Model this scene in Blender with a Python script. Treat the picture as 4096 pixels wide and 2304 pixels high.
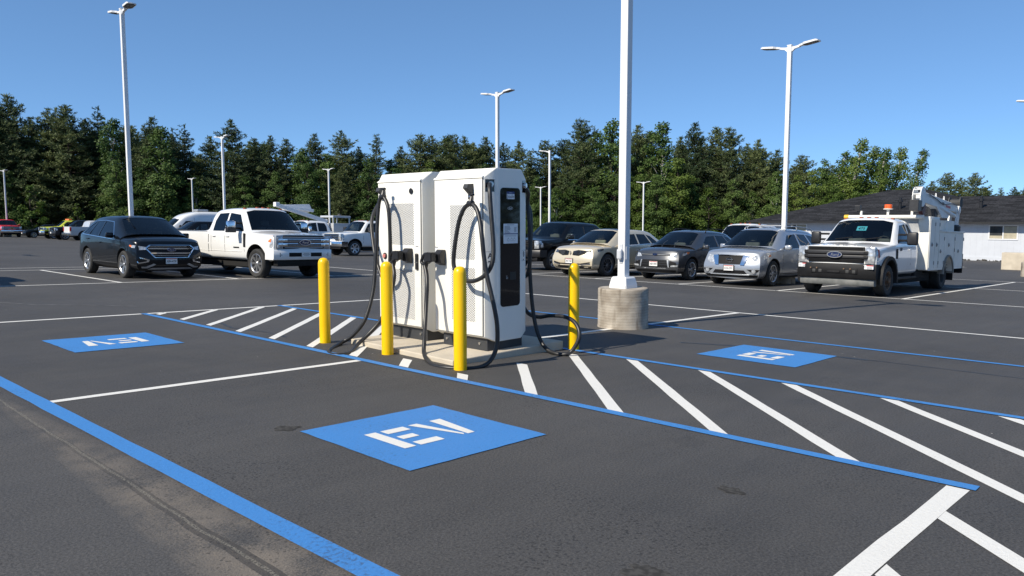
import bpy, bmesh, math, random
import numpy as np
from mathutils import Vector, Matrix, Euler, noise as mnoise
from mathutils.bvhtree import BVHTree
from mathutils.geometry import delaunay_2d_cdt
random.seed(7); R = math.radians
for o in list(bpy.data.objects): bpy.data.objects.remove(o)
SC = bpy.context.scene; COL = SC.collection
# ---------------------------------------------------------------- camera
GA, GB, CH = .018975, .021841, 1.4109          # fall of the lot to the right and away; eye height
FPX = 3055.6; PITCH = math.atan((1152-868.3)/FPX)
cam = bpy.data.cameras.new('camera'); co = bpy.data.objects.new('camera', cam); COL.objects.link(co)
co.location = (0, 0, CH); co.rotation_euler = (math.pi/2-PITCH, 0, 0)
cam.sensor_width = 36; cam.lens = FPX/4096*36; cam.clip_end = 3000; cam.clip_start = .05
SC.camera = co
SC.render.resolution_x = 1024; SC.render.resolution_y = 576
# ---------------------------------------------------------------- world, sun, exposure
SUN_EL, SUN_AZ = R(40.4), R(218.2)             # azimuth counted from +X
w = bpy.data.worlds.new('World'); SC.world = w; w.use_nodes = True
nt = w.node_tree; bg = nt.nodes['Background']
sky = nt.nodes.new('ShaderNodeTexSky'); sky.sky_type = 'NISHITA'; sky.sun_disc = False
sky.sun_elevation = SUN_EL; sky.sun_rotation = math.atan2(math.cos(SUN_AZ), math.sin(SUN_AZ))
sky.altitude = 6000; sky.air_density = 1.0; sky.dust_density = 0; sky.ozone_density = 2
gm = nt.nodes.new('ShaderNodeGamma'); gm.inputs[1].default_value = .6; tn = nt.nodes.new('ShaderNodeMix'); tn.data_type = 'RGBA'; tn.blend_type = 'MULTIPLY'; tn.inputs[0].default_value = 1
tn.inputs[7].default_value = (1.02, 1.56, 2.10, 1); tn.clamp_result = False
nt.links.new(sky.outputs[0], gm.inputs[0]); nt.links.new(gm.outputs[0], tn.inputs[6]); nt.links.new(tn.outputs[2], bg.inputs[0]); bg.inputs[1].default_value = .125
sl = bpy.data.lights.new('sun', 'SUN'); sl.energy = 5.0; sl.angle = R(.53); sl.color = (1, .92, .785)
so = bpy.data.objects.new('sun', sl); COL.objects.link(so)
sd = Vector((math.cos(SUN_AZ)*math.cos(SUN_EL), math.sin(SUN_AZ)*math.cos(SUN_EL), math.sin(SUN_EL)))
so.rotation_euler = sd.to_track_quat('Z', 'Y').to_euler()
so.location = sd*60
SC.view_settings.view_transform = 'Standard'; SC.view_settings.look = 'None'
SC.view_settings.gamma = 1; SC.view_settings.exposure = .2
SC.render.engine = 'CYCLES'
SC.cycles.max_bounces = 8; SC.cycles.transparent_max_bounces = 12
# ---------------------------------------------------------------- lot grid: s runs right and away, t runs right and near
AZ = R(46.4); CS, SN = math.cos(AZ), math.sin(AZ)
def zg(x, y): return -GA*x-GB*y
def W(s, t, h=0):
    x = s*CS+t*SN; y = s*SN-t*CS
    return Vector((x, y, zg(x, y)+h))
NRM = Vector((GA, GB, 1)).normalized()
AZ_T, AZ_S = R(46.4-90), R(46.4)
def upright(s, t, az, h=0): return Matrix.Translation(W(s, t, h)) @ Matrix.Rotation(az, 4, 'Z')
def onlot(s, t, az, h=0):
    f = Vector((math.cos(az), math.sin(az), 0)); f = (f-NRM*f.dot(NRM)).normalized(); l = NRM.cross(f)
    m = Matrix((f, l, NRM)).transposed().to_4x4(); m.translation = W(s, t, h); return m
# ---------------------------------------------------------------- objects
def tag(o, label=None, cat=None, group=None, kind=None):
    if label: o['label'] = label
    if cat: o['category'] = cat
    if group: o['group'] = group
    if kind: o['kind'] = kind
    return o
def empty(name, m, label, cat, group=None):
    o = bpy.data.objects.new(name, None); COL.objects.link(o); o.matrix_world = m; o.empty_display_size = .2
    return tag(o, label, cat, group)
def mobj(name, bm, mt, parent=None, smooth=False, ang=None, m=None):
    me = bpy.data.meshes.new(name); bm.to_mesh(me); bm.free()
    for x in (mt if isinstance(mt, (list, tuple)) else [mt]): me.materials.append(x)
    if smooth: me.shade_smooth()
    if ang:
        me.shade_smooth()
        try: me.set_sharp_from_angle(angle=R(ang))
        except Exception: pass
    o = bpy.data.objects.new(name, me); COL.objects.link(o)
    if parent is not None: o.parent = parent
    if m is not None: o.matrix_local = m
    return o
def dup(o, m=None, label=None, parent=None):
    c = o.copy(); COL.objects.link(c)
    if parent is not None: c.parent = parent
    for ch in [x for x in bpy.data.objects if x.parent == o]: dup(ch, parent=c)
    if m is not None: c.matrix_world = m
    if label: c['label'] = label
    return c
def box(bm, x0, x1, y0, y1, z0, z1, bev=0, m=None, mi=0):
    r = bmesh.ops.create_cube(bm, size=1); vs = r['verts']
    for v in vs:
        v.co = Vector((x0+(v.co.x+.5)*(x1-x0), y0+(v.co.y+.5)*(y1-y0), z0+(v.co.z+.5)*(z1-z0)))
    fs = list({f for v in vs for f in v.link_faces})
    if bev:
        es = list({e for v in vs for e in v.link_edges})
        b = bmesh.ops.bevel(bm, geom=es, offset=bev, segments=2, profile=.5, affect='EDGES')
        vs = list({v for f in b['faces'] for v in f.verts} | set(v for v in vs if v.is_valid))
        fs = list({f for v in vs for f in v.link_faces})
    if m is not None: bmesh.ops.transform(bm, matrix=m, verts=vs)
    for f in fs: f.material_index = mi
    return vs
def prism(bm, pts, d, m=None, mi=0):
    """closed polygon pts (3-vectors) extruded by vector d"""
    a = [bm.verts.new(p) for p in pts]; b = [bm.verts.new(Vector(p)+Vector(d)) for p in pts]; n = len(a); fs = []
    fs.append(bm.faces.new(a[::-1])); fs.append(bm.faces.new(b))
    for i in range(n): fs.append(bm.faces.new((a[i], a[(i+1) % n], b[(i+1) % n], b[i])))
    for f in fs: f.material_index = mi
    if m is not None: bmesh.ops.transform(bm, matrix=m, verts=a+b)
    bmesh.ops.recalc_face_normals(bm, faces=fs)
    return a+b
def lathe(bm, prof, n=24, axis='Z', m=None, mi=0, cap=True):
    """prof: (radius, along)"""
    rings = []
    for r, z in prof:
        ring = []
        for k in range(n):
            a = 2*math.pi*k/n; c, s = math.cos(a)*r, math.sin(a)*r
            p = (c, s, z) if axis == 'Z' else ((c, z, s) if axis == 'Y' else (z, c, s))
            ring.append(bm.verts.new(p))
        rings.append(ring)
    fs = []
    for i in range(len(rings)-1):
        for k in range(n):
            fs.append(bm.faces.new((rings[i][k], rings[i][(k+1) % n], rings[i+1][(k+1) % n], rings[i+1][k])))
    if cap:
        if prof[0][0] > 1e-4: fs.append(bm.faces.new(rings[0][::-1]))
        if prof[-1][0] > 1e-4: fs.append(bm.faces.new(rings[-1]))
    for f in fs: f.material_index = mi
    vs = [v for r in rings for v in r]
    bmesh.ops.recalc_face_normals(bm, faces=fs)
    if m is not None: bmesh.ops.transform(bm, matrix=m, verts=vs)
    return vs
def catmull(P, k=6):
    P = [Vector(p) for p in P]; out = []
    for i in range(len(P)-1):
        a, b, c, d = P[max(i-1, 0)], P[i], P[i+1], P[min(i+2, len(P)-1)]
        for j in range(k):
            t = j/k
            out.append(.5*((2*b)+(c-a)*t+(2*a-5*b+4*c-d)*t*t+(3*b-a-3*c+d)*t**3))
    out.append(P[-1]); return out
def tube(bm, P, r, n=8, mi=0):
    P = [Vector(p) for p in P]; rings = []; up = Vector((.13, .27, .95)).normalized()
    for i, p in enumerate(P):
        t = (P[min(i+1, len(P)-1)]-P[max(i-1, 0)]).normalized()
        x = up-t*up.dot(t)
        if x.length < .05: x = t.orthogonal()
        x.normalize(); y = t.cross(x); up = x
        rr = r[i] if isinstance(r, (list, tuple)) else r
        rings.append([bm.verts.new(p+(x*math.cos(2*math.pi*k/n)+y*math.sin(2*math.pi*k/n))*rr) for k in range(n)])
    fs = []
    for i in range(len(rings)-1):
        for k in range(n): fs.append(bm.faces.new((rings[i][k], rings[i][(k+1) % n], rings[i+1][(k+1) % n], rings[i+1][k])))
    fs.append(bm.faces.new(rings[0][::-1])); fs.append(bm.faces.new(rings[-1]))
    for f in fs: f.material_index = mi
    bmesh.ops.recalc_face_normals(bm, faces=fs)
def B(): return bmesh.new()
def text_mesh(body, size, depth=.001, font_shear=0, bold=0):
    cu = bpy.data.curves.new('lettering', 'FONT'); cu.body = body; cu.size = size; cu.align_x = 'CENTER'; cu.align_y = 'CENTER'
    cu.extrude = depth; cu.shear = font_shear; cu.offset = bold
    o = bpy.data.objects.new('lettering', cu); COL.objects.link(o)
    bpy.context.view_layer.update()
    me = bpy.data.meshes.new_from_object(o.evaluated_get(bpy.context.evaluated_depsgraph_get()))
    bpy.data.objects.remove(o); bpy.data.curves.remove(cu); return me
def text(body, size, mt, parent, m, name='lettering', depth=.001, shear=0, bold=0, wid=None):
    me = text_mesh(body, size, depth, shear, bold); me.materials.clear(); me.materials.append(mt)
    if wid:
        xs = [v.co.x for v in me.vertices]; k = wid/(max(xs)-min(xs))
        for v in me.vertices: v.co.x *= k
    o = bpy.data.objects.new(name, me); COL.objects.link(o); o.parent = parent; o.matrix_local = m
    return o
def frame(o, x, y):
    """matrix at point o with local x, y axes (z = outward normal)"""
    x = Vector(x).normalized(); z = x.cross(Vector(y)).normalized(); y = z.cross(x)
    m = Matrix((x, y, z)).transposed().to_4x4(); m.translation = Vector(o); return m
# ---------------------------------------------------------------- materials
MAT = {}
def mat(name, col, rough=.5, metal=0, var=.12, scale=3.0, bump=0, bscale=60, coat=0, spec=.5, detail=4, col2=None, coords='Object', emit=None, lo=.35, hi=.65):
    """Principled surface whose colour wanders a little with noise (wear, dust, grain)"""
    if name in MAT: return MAT[name]
    m = bpy.data.materials.new(name); m.use_nodes = True; n = m.node_tree.nodes; L = m.node_tree.links
    p = n['Principled BSDF']; p.inputs['Roughness'].default_value = rough; p.inputs['Metallic'].default_value = metal
    p.inputs['Specular IOR Level'].default_value = spec; p.inputs['Coat Weight'].default_value = coat; p.inputs['Coat Roughness'].default_value = .03
    tc = n.new('ShaderNodeTexCoord')
    no = n.new('ShaderNodeTexNoise'); no.inputs['Scale'].default_value = scale; no.inputs['Detail'].default_value = detail
    L.new(tc.outputs[coords], no.inputs['Vector'])
    rp = n.new('ShaderNodeValToRGB'); a, b = rp.color_ramp.elements; a.position = lo; b.position = hi
    c2 = col2 or tuple(min(1, c*(1+var)) for c in col); c1 = col if col2 else tuple(c*(1-var) for c in col)
    a.color = (*c1, 1); b.color = (*c2, 1)
    L.new(no.outputs['Fac'], rp.inputs['Fac']); L.new(rp.outputs['Color'], p.inputs['Base Color'])
    if bump:
        nb = n.new('ShaderNodeTexNoise'); nb.inputs['Scale'].default_value = bscale; nb.inputs['Detail'].default_value = 3
        L.new(tc.outputs[coords], nb.inputs['Vector'])
        bu = n.new('ShaderNodeBump'); bu.inputs['Strength'].default_value = bump; bu.inputs['Distance'].default_value = .01
        L.new(nb.outputs['Fac'], bu.inputs['Height']); L.new(bu.outputs['Normal'], p.inputs['Normal'])
    MAT[name] = m; return m
def N(m, t, **kw):
    x = m.node_tree.nodes.new('ShaderNode'+t)
    for k, v in kw.items(): setattr(x, k, v)
    return x
def math_node(m, op, a, b=None, clamp=False):
    x = N(m, 'Math', operation=op); x.use_clamp = clamp
    for i, v in enumerate((a, b)):
        if v is None: continue
        if isinstance(v, (int, float)): x.inputs[i].default_value = v
        else: m.node_tree.links.new(v, x.inputs[i])
    return x.outputs[0]
def glass(name, tint, rough=.0):
    m = bpy.data.materials.new(name); m.use_nodes = True; n = m.node_tree.nodes; L = m.node_tree.links
    n.remove(n['Principled BSDF']); out = n['Material Output']
    tr = n.new('ShaderNodeBsdfTransparent'); gl = n.new('ShaderNodeBsdfGlossy'); gl.inputs['Roughness'].default_value = .02
    no = n.new('ShaderNodeTexNoise'); no.inputs['Scale'].default_value = 2; rp = n.new('ShaderNodeValToRGB')
    rp.color_ramp.elements[0].color = (*[c*.9 for c in tint], 1); rp.color_ramp.elements[1].color = (*tint, 1)
    tc = n.new('ShaderNodeTexCoord'); L.new(tc.outputs['Object'], no.inputs['Vector']); L.new(no.outputs['Fac'], rp.inputs['Fac']); L.new(rp.outputs['Color'], tr.inputs['Color'])
    fr = n.new('ShaderNodeFresnel'); fr.inputs['IOR'].default_value = 1.52
    ad = n.new('ShaderNodeMath'); ad.operation = 'ADD'; ad.inputs[1].default_value = .02; L.new(fr.outputs[0], ad.inputs[0])
    mx = n.new('ShaderNodeMixShader'); L.new(ad.outputs[0], mx.inputs[0]); L.new(tr.outputs[0], mx.inputs[1]); L.new(gl.outputs[0], mx.inputs[2])
    L.new(mx.outputs[0], out.inputs['Surface']); MAT[name] = m; return m
# asphalt, object coordinates = (s, t)
def asphalt():
    m = bpy.data.materials.new('asphalt'); m.use_nodes = True; n = m.node_tree.nodes; L = m.node_tree.links; p = n['Principled BSDF']
    tc = N(m, 'TexCoord'); sep = N(m, 'SeparateXYZ'); L.new(tc.outputs['Object'], sep.inputs[0]); s = sep.outputs[0]; t = math_node(m, "MULTIPLY", sep.outputs[1], -1)
    def noi(sc, det=3, rough=.55, stretch=None):
        x = N(m, 'TexNoise'); x.inputs['Scale'].default_value = sc; x.inputs['Detail'].default_value = det; x.inputs['Roughness'].default_value = rough
        if stretch:
            mp = N(m, 'Mapping'); mp.inputs['Scale'].default_value = stretch; mp.inputs['Rotation'].default_value = (0, 0, stretch[3] if len(stretch) > 3 else 0); mp.inputs['Scale'].default_value = stretch[:3]
            L.new(tc.outputs['Object'], mp.inputs[0]); L.new(mp.outputs[0], x.inputs['Vector'])
        else: L.new(tc.outputs['Object'], x.inputs['Vector'])
        return x.outputs['Fac']
    big = noi(.22, 4); mid = noi(1.6, 5, .6); fine = noi(75, 3, .7); streak = noi(1, 4, .6, (.5, 4.5, 1))
    v = math_node(m, 'MULTIPLY', math_node(m, 'SUBTRACT', big, .5), .06)
    v = math_node(m, 'ADD', v, math_node(m, 'MULTIPLY', math_node(m, 'SUBTRACT', mid, .5), .028))
    v = math_node(m, 'ADD', v, math_node(m, 'MULTIPLY', math_node(m, 'SUBTRACT', streak, .5), .022))
    v = math_node(m, 'ADD', v, math_node(m, 'MULTIPLY', math_node(m, 'SUBTRACT', fine, .5), .16))
    # lane beyond the blue kerb line is a little paler; worn seam s ~ 1.5
    wob = math_node(m, 'MULTIPLY', math_node(m, 'SUBTRACT', noi(.9, 3), .5), .10)
    ds = math_node(m, 'SUBTRACT', math_node(m, 'ADD', s, wob), 1.51)
    ads = math_node(m, 'ABSOLUTE', ds)
    lane = math_node(m, 'LESS_THAN', s, 1.4); v = math_node(m, 'ADD', v, math_node(m, 'MULTIPLY', lane, .006))
    v = math_node(m, 'ADD', v, .069)
    base = N(m, 'CombineColor'); 
    L.new(math_node(m, 'MULTIPLY', v, 1.03), base.inputs[0]); L.new(math_node(m, 'MULTIPLY', v, .985), base.inputs[1]); L.new(math_node(m, 'MULTIPLY', v, .945), base.inputs[2])
    # sand washed along the seam, more of it towards +t, most on the side of the blue line
    ramp = math_node(m, 'MULTIPLY', math_node(m, 'ADD', t, 7.8), .19, True)
    side = math_node(m, 'GREATER_THAN', ds, 0)
    wid = math_node(m, 'ADD', math_node(m, 'MULTIPLY', ramp, math_node(m, 'ADD', .26, math_node(m, 'MULTIPLY', side, .10))), .018)
    sand = math_node(m, 'SUBTRACT', 1, math_node(m, 'DIVIDE', ads, wid), True)
    grit = N(m, 'ValToRGB'); grit.color_ramp.elements[0].position = .43; grit.color_ramp.elements[1].position = .545
    g1 = noi(95, 3, .8); g2 = noi(2.6, 5, .65)
    L.new(math_node(m, 'ADD', math_node(m, 'MULTIPLY', g2, .55), math_node(m, 'MULTIPLY', g1, .45)), grit.inputs[0])
    sandm = math_node(m, 'MULTIPLY', math_node(m, 'MULTIPLY', math_node(m, 'POWER', sand, .55), grit.outputs[0]), math_node(m, 'ADD', math_node(m, 'MULTIPLY', ramp, .75), .22), True)
    mx = N(m, 'Mix', data_type='RGBA'); mx.inputs[7].default_value = (.215, .182, .145, 1); L.new(sandm, mx.inputs[0]); L.new(base.outputs[0], mx.inputs[6])
    seam = math_node(m, 'LESS_THAN', ads, math_node(m, 'ADD', math_node(m, 'MULTIPLY', ramp, .034), math_node(m, 'MULTIPLY', mid, .012)))
    seam2 = math_node(m, 'MULTIPLY', seam, math_node(m, 'MULTIPLY', ramp, .85))
    mx2 = N(m, 'Mix', data_type='RGBA'); mx2.inputs[7].default_value = (.055, .05, .045, 1); L.new(seam2, mx2.inputs[0]); L.new(mx.outputs[2], mx2.inputs[6])
    # thin pale ridge left along the joint
    rid = math_node(m, 'MULTIPLY', math_node(m, 'LESS_THAN', math_node(m, 'ABSOLUTE', math_node(m, 'SUBTRACT', ds, .004)), math_node(m, 'ADD', .004, math_node(m, 'MULTIPLY', g2, .010))), math_node(m, 'MULTIPLY', math_node(m, 'GREATER_THAN', g1, .50), .6))
    mxr = N(m, 'Mix', data_type='RGBA'); mxr.inputs[7].default_value = (.27, .25, .20, 1); L.new(rid, mxr.inputs[0]); L.new(mx2.outputs[2], mxr.inputs[6]); mx2 = mxr
    # pits between the stones, in patches
    pv = N(m, 'TexVoronoi'); pv.inputs['Scale'].default_value = 34; L.new(tc.outputs['Object'], pv.inputs['Vector'])
    patch = N(m, 'ValToRGB'); patch.color_ramp.elements[0].position = .46; patch.color_ramp.elements[1].position = .62; L.new(noi(.75, 5, .6), patch.inputs[0])
    pit = math_node(m, 'MULTIPLY', math_node(m, 'LESS_THAN', math_node(m, 'ADD', pv.outputs['Distance'], math_node(m, 'MULTIPLY', fine, .3)), .42), math_node(m, 'MULTIPLY', patch.outputs[0], .6))
    mxp = N(m, 'Mix', data_type='RGBA'); mxp.inputs[7].default_value = (.014, .014, .014, 1); L.new(pit, mxp.inputs[0]); L.new(mx2.outputs[2], mxp.inputs[6]); mx2 = mxp
    # old oil drips and pale tyre-polished bands
    od = N(m, 'TexVoronoi'); od.inputs['Scale'].default_value = .42; od.inputs['Randomness'].default_value = 1; L.new(tc.outputs['Object'], od.inputs['Vector'])
    oil = math_node(m, 'MULTIPLY', math_node(m, 'LESS_THAN', math_node(m, 'ADD', od.outputs['Distance'], math_node(m, 'MULTIPLY', noi(9, 4, .7), .16)), .135), .18)
    mxo = N(m, 'Mix', data_type='RGBA'); mxo.inputs[7].default_value = (.026, .026, .027, 1); L.new(oil, mxo.inputs[0]); L.new(mx2.outputs[2], mxo.inputs[6]); mx2 = mxo
    # pale specks of grit
    vo = N(m, 'TexVoronoi'); vo.inputs['Scale'].default_value = 2.2; L.new(tc.outputs['Object'], vo.inputs['Vector'])
    spk = math_node(m, 'LESS_THAN', vo.outputs['Distance'], .018)
    mx3 = N(m, 'Mix', data_type='RGBA'); mx3.inputs[7].default_value = (.5, .47, .42, 1); L.new(spk, mx3.inputs[0]); L.new(mx2.outputs[2], mx3.inputs[6])
    L.new(mx3.outputs[2], p.inputs['Base Color'])
    rg = math_node(m, 'ADD', math_node(m, 'MULTIPLY', mid, .25), .62); L.new(rg, p.inputs['Roughness']); p.inputs['Specular IOR Level'].default_value = .35
    bu = N(m, 'Bump'); bu.inputs['Strength'].default_value = .6; bu.inputs['Distance'].default_value = .012
    hgt = math_node(m, 'SUBTRACT', math_node(m, 'ADD', math_node(m, 'MULTIPLY', noi(55, 4, .75), math_node(m, 'ADD', .35, mid)), math_node(m, 'MULTIPLY', mid, .6)), math_node(m, 'MULTIPLY', seam, 1.2))
    L.new(hgt, bu.inputs['Height']); L.new(bu.outputs[0], p.inputs['Normal']); MAT['asphalt'] = m; return m
def paint(name, col, wear=.42):
    """road paint: lets the dark asphalt show through in small pits"""
    m = bpy.data.materials.new(name); m.use_nodes = True; L = m.node_tree.links; p = m.node_tree.nodes['Principled BSDF']
    tc = N(m, 'TexCoord'); f = N(m, 'TexNoise'); f.inputs['Scale'].default_value = 45; f.inputs['Detail'].default_value = 5; f.inputs['Roughness'].default_value = .75
    g = N(m, 'TexNoise'); g.inputs['Scale'].default_value = 1.3; g.inputs['Detail'].default_value = 3
    L.new(tc.outputs['Object'], f.inputs['Vector']); L.new(tc.outputs['Object'], g.inputs['Vector'])
    v = math_node(m, 'ADD', math_node(m, 'MULTIPLY', f.outputs['Fac'], .7), math_node(m, 'MULTIPLY', g.outputs['Fac'], .3))
    r = N(m, 'ValToRGB'); e = r.color_ramp.elements; e[0].position = wear-.10; e[0].color = (*[c*.35+.03 for c in col], 1); e[1].position = wear; e[1].color = (*[c*.92 for c in col], 1)
    x = e.new(.7); x.color = (*col, 1)
    L.new(v, r.inputs[0]); L.new(r.outputs[0], p.inputs['Base Color']); p.inputs['Roughness'].default_value = .6; p.inputs['Specular IOR Level'].default_value = .3
    bu = N(m, 'Bump'); bu.inputs['Strength'].default_value = .5; bu.inputs['Distance'].default_value = .008; L.new(f.outputs['Fac'], bu.inputs['Height']); L.new(bu.outputs[0], p.inputs['Normal'])
    MAT[name] = m; return m
ASPH = asphalt(); WPAINT = paint('white_road_paint', (.80, .78, .725), .38); BPAINT = paint('blue_road_paint', (.062, .24, .58), .44)
M_WHITE = mat('white_powder_coat', (.83, .81, .745), .42, var=.03, scale=1.2, spec=.4)
M_POLE = mat('white_pole_paint', (.76, .765, .77), .45, var=.05, scale=1.1, spec=.4)
M_DGREY = mat('dark_grey_plastic', (.035, .037, .04), .5, var=.15, scale=9)
M_BLACK = mat('black_plastic', (.016, .016, .018), .42, var=.2, scale=9)
M_RUB = mat('black_rubber', (.018, .018, .019), .42, var=.25, scale=14, bump=.05)
M_YEL = mat('yellow_sleeve', (.92, .555, .0), .3, var=.05, scale=1.4, spec=.5)
M_PLINTH = mat('charcoal_steel', (.035, .038, .043), .5, var=.1, scale=5)
M_SCR = mat('black_glass', (.006, .006, .008), .04, var=.2, spec=.6)
M_STEEL = mat('bright_steel', (.62, .62, .62), .25, metal=1, var=.06, scale=20)
M_CHROME = mat('chrome', (.80, .81, .83), .07, metal=1, var=.03, scale=8)
M_PAPER = mat('white_label_film', (.78, .79, .80), .45, var=.02, scale=8)
M_INK = mat('dark_ink', (.02, .022, .035), .6, var=.1)
M_NAVY = mat('navy_print', (.03, .05, .16), .5, var=.1)
M_CONC = mat('pale_concrete', (.47, .41, .32), .85, scale=2.2, bump=.5, bscale=90, col2=(.60, .53, .42), detail=8)
M_SHING = None

# ================================================================ ground and markings
GM = onlot(0, 0, AZ_S)                          # local x = s, local y = -t
def sheet(name, polys, mt, z, kind='structure', m=None):
    bm = B()
    for P in polys:
        try: bm.faces.new([bm.verts.new((s, -t, z)) for s, t in P])
        except ValueError: pass
    bmesh.ops.recalc_face_normals(bm, faces=bm.faces[:])
    for f in bm.faces:
        if f.normal.z < 0: f.normal_flip()
    o = mobj(name, bm, mt); o.matrix_world = GM
    if kind: o['kind'] = kind
    return o
sheet('parking_lot', [[(-260, -260), (-260, 260), (260, 260), (260, -260)]], ASPH, 0)
rj = random.Random(3)
def band(a, b, w, jit=.004, step=.35, bow=0):
    """quad strips of a painted line from a to b (s,t), edges slightly uneven"""
    a, b = Vector(a), Vector(b); d = b-a; n = max(2, int(d.length/step)); u = d.normalized(); p = Vector((-u.y, u.x)); q = []
    E0 = None
    for i in range(n+1):
        k = i/n; c = a+d*k+p*(bow*math.sin(math.pi*k))
        l, r = c+p*(w/2+rj.uniform(-jit, jit)), c-p*(w/2+rj.uniform(-jit, jit))
        if E0: q.append([E0[0], E0[1], tuple(r), tuple(l)])
        E0 = (tuple(l), tuple(r))
    return q
Z1, Z2 = .003, .006
for nm, a, b, wd in [('blue_parking_line', (4.80, -12.85), (4.925, -1.0), .10), ('blue_parking_line', (7.22, -12.85), (7.25, 6), .095),
                     ('blue_parking_line', (10.31, -12.85), (10.31, 9), .095), ('blue_lane_line', (1.632, -16), (1.856, 1.5), .125)]:
    sheet(nm, band(a, b, wd, bow=.015 if b[0] < 5 else 0), BPAINT, Z2)
WL = [((-6, -12.83), (13.4, -12.83), .1), ((13.3, -12.83), (13.52, 9), .1), ((1.80, -6.80), (4.83, -6.88), .095), ((7.28, -6.85), (13.32, -6.80), .1),
      ((4.86, -1.085), (1.8, -1.10), .115), ((-6, -20.35), (16.5, -20.32), .1), ((-4, -27.15), (16.5, -27.15), .1), ((-4, -28.6), (16.5, -28.6), .1),
      ((19.78, -24.5), (20.22, 5), .1), ((26.72, -24.5), (26.85, 3), .1), ((32.65, -24.5), (32.85, 8), .1),
      ((48.5, -20), (48.5, -11), .1), ((44, -11.5), (50, -11.5), .1)]
WL += [((s, -27.1), (s, -20.38), .1) for s in (1, 4.05, 7.1, 10.2, 13.3, 16.4)]
WL += [((19.95, t), (26.7, t), .1) for t in (-24.5, -21.4, -18.35, -15.25, -12.15, -9.07)] + [((20.1, -5.9), (32.7, -5.86), .1)]
WL += [((26.9, t), (32.6, t), .1) for t in (-21.4, -18.35, -15.25, -12.15, -9.07)]
for a, b, wd in WL: sheet('white_parking_line', band(a, b, wd), WPAINT, Z1)
def hatch(s0, s1, tf, w=.155):
    n = max(2, int((s1-s0)/.25)); q = []; E0 = None
    for i in range(n+1):
        s = s0+(s1-s0)*i/n; t = tf(s); e = ((s, t-w/2+rj.uniform(-.005, .005)), (s, t+w/2+rj.uniform(-.005, .005)))
        if E0: q.append([E0[0], E0[1], e[1], e[0]])
        E0 = e
    return q
# slanting hatch between the two blue lines
for k in range(-9, 11):
    tn = -4.53+.905*k if k < 0 else -4.53+.918*k
    s0, s1 = 4.93, 7.17
    if k == -2: s1 = 5.26
    if k == -1: s1 = 5.12
    if k == 0: s1 = 6.02
    if k == 1: s1 = 6.98
    tf = lambda s: tn+.075-(s-4.93)*1.035
    if k > 3: s0 = 4.2
    if tf(s1) < -12.8: s1 = 4.93+(tn+.075+12.8)/1.035
    if s1 <= s0+.05: continue
    q = hatch(s0, s1, tf)
    sheet('white_hatch_line', q, WPAINT, Z1)
for s in (4.31, 3.38, 2.46): sheet('white_hatch_line', [[(s-.075, -1.03), (s+.075, -1.03), (s-1.825, .9), (s-1.975, .9)]], WPAINT, Z1)
# blue squares with the stencilled letters
def ev_pad(cs, ct, rot, flip, label):
    root = empty('ev_parking_pad', GM @ Matrix.Translation((cs, -ct, 0)) @ Matrix.Rotation(rot, 4, 'Z'), label, 'pavement marking', 'blue squares lettered for electric vehicles')
    bm = B(); g = 12; r2 = random.Random(int(cs*100))
    vs = [[bm.verts.new((-.61+1.22*i/g+(r2.uniform(-.004, .004) if i in (0, g) else 0), -.61+1.22*j/g+(r2.uniform(-.004, .004) if j in (0, g) else 0), .005)) for j in range(g+1)] for i in range(g+1)]
    for i in range(g):
        for j in range(g): bm.faces.new((vs[i][j], vs[i+1][j], vs[i+1][j+1], vs[i][j+1]))
    mobj('painted_square', bm, BPAINT, root)
    P = [[(0, 0), (.095, .0), (.095, .45), (0, .45)], [(.135, .355), (.335, .355), (.335, .45), (.135, .45)], [(.135, .185), (.275, .185), (.275, .265), (.135, .265)], [(.135, 0), (.345, 0), (.345, .09), (.135, .09)],
         [(.385, .45), (.465, .45), (.545, .03), (.525, .0)], [(.585, .45), (.69, .45), (.625, .0), (.56, .0)]]
    bm = B()
    for q in P:
        f = bm.faces.new([bm.verts.new(((x-.345)*flip, (y-.225)*flip, .0075)) for x, y in q])
        if f.normal.z < 0: f.normal_flip()
    bm.normal_update()
    for f in bm.faces:
        if f.normal.z < 0: f.normal_flip()
    mobj('lettering', bm, WPAINT, root)
ev_pad(3.375, -4.07, R(0), 1, 'blue painted square with white stencil letters EV, nearest one in the foreground bay')
ev_pad(3.33, -9.90, R(0), -1, 'blue painted square with upside-down white EV letters in the left bay')
ev_pad(8.76, -4.07, R(0), 1, 'blue painted square with white EV letters and tyre scuffs, in the right bay')
# repaired cracks, scuffs and tyre marks
M_CRACK = mat('crack_sealer', (.018, .018, .019), .45, var=.3, scale=4); M_SCUFF = mat('pale_scuff', (.10, .098, .095), .8, var=.3, scale=6); M_DARK = mat('dark_patch', (.045, .044, .043), .95, scale=26, col2=(.078, .076, .073), spec=.05, lo=.42, hi=.6)
def crack(pts, w, mt, name):
    q = []; r2 = random.Random(int(pts[0][0]*77))
    for a, b in zip(pts, pts[1:]): q += band(a, b, w, w*.35, .12)
    sheet(name, q, mt, .0025)
crack([(5.2, -11.0), (5.05, -10.3), (5.2, -9.6), (5.15, -9.0)], .03, M_CRACK, 'pavement_crack')
crack([(8.9, -5.35), (9.15, -4.8), (9.3, -4.3), (9.33, -3.7), (9.35, -3.1)], .05, M_CRACK, 'tyre_mark')
crack([(9.38, -3.1), (9.4, -1.4), (9.45, .3)], .02, M_CRACK, 'pavement_crack')
crack([(9.42, -1.4), (10.1, -1.1), (10.9, -1.0), (11.8, -.6), (12.4, -.6)], .045, M_CRACK, 'pavement_crack')
crack([(3.5, -16.2), (3.9, -15.4), (4.5, -14.9), (5.2, -14.1)], .09, M_SCUFF, 'pavement_scuff')
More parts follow.
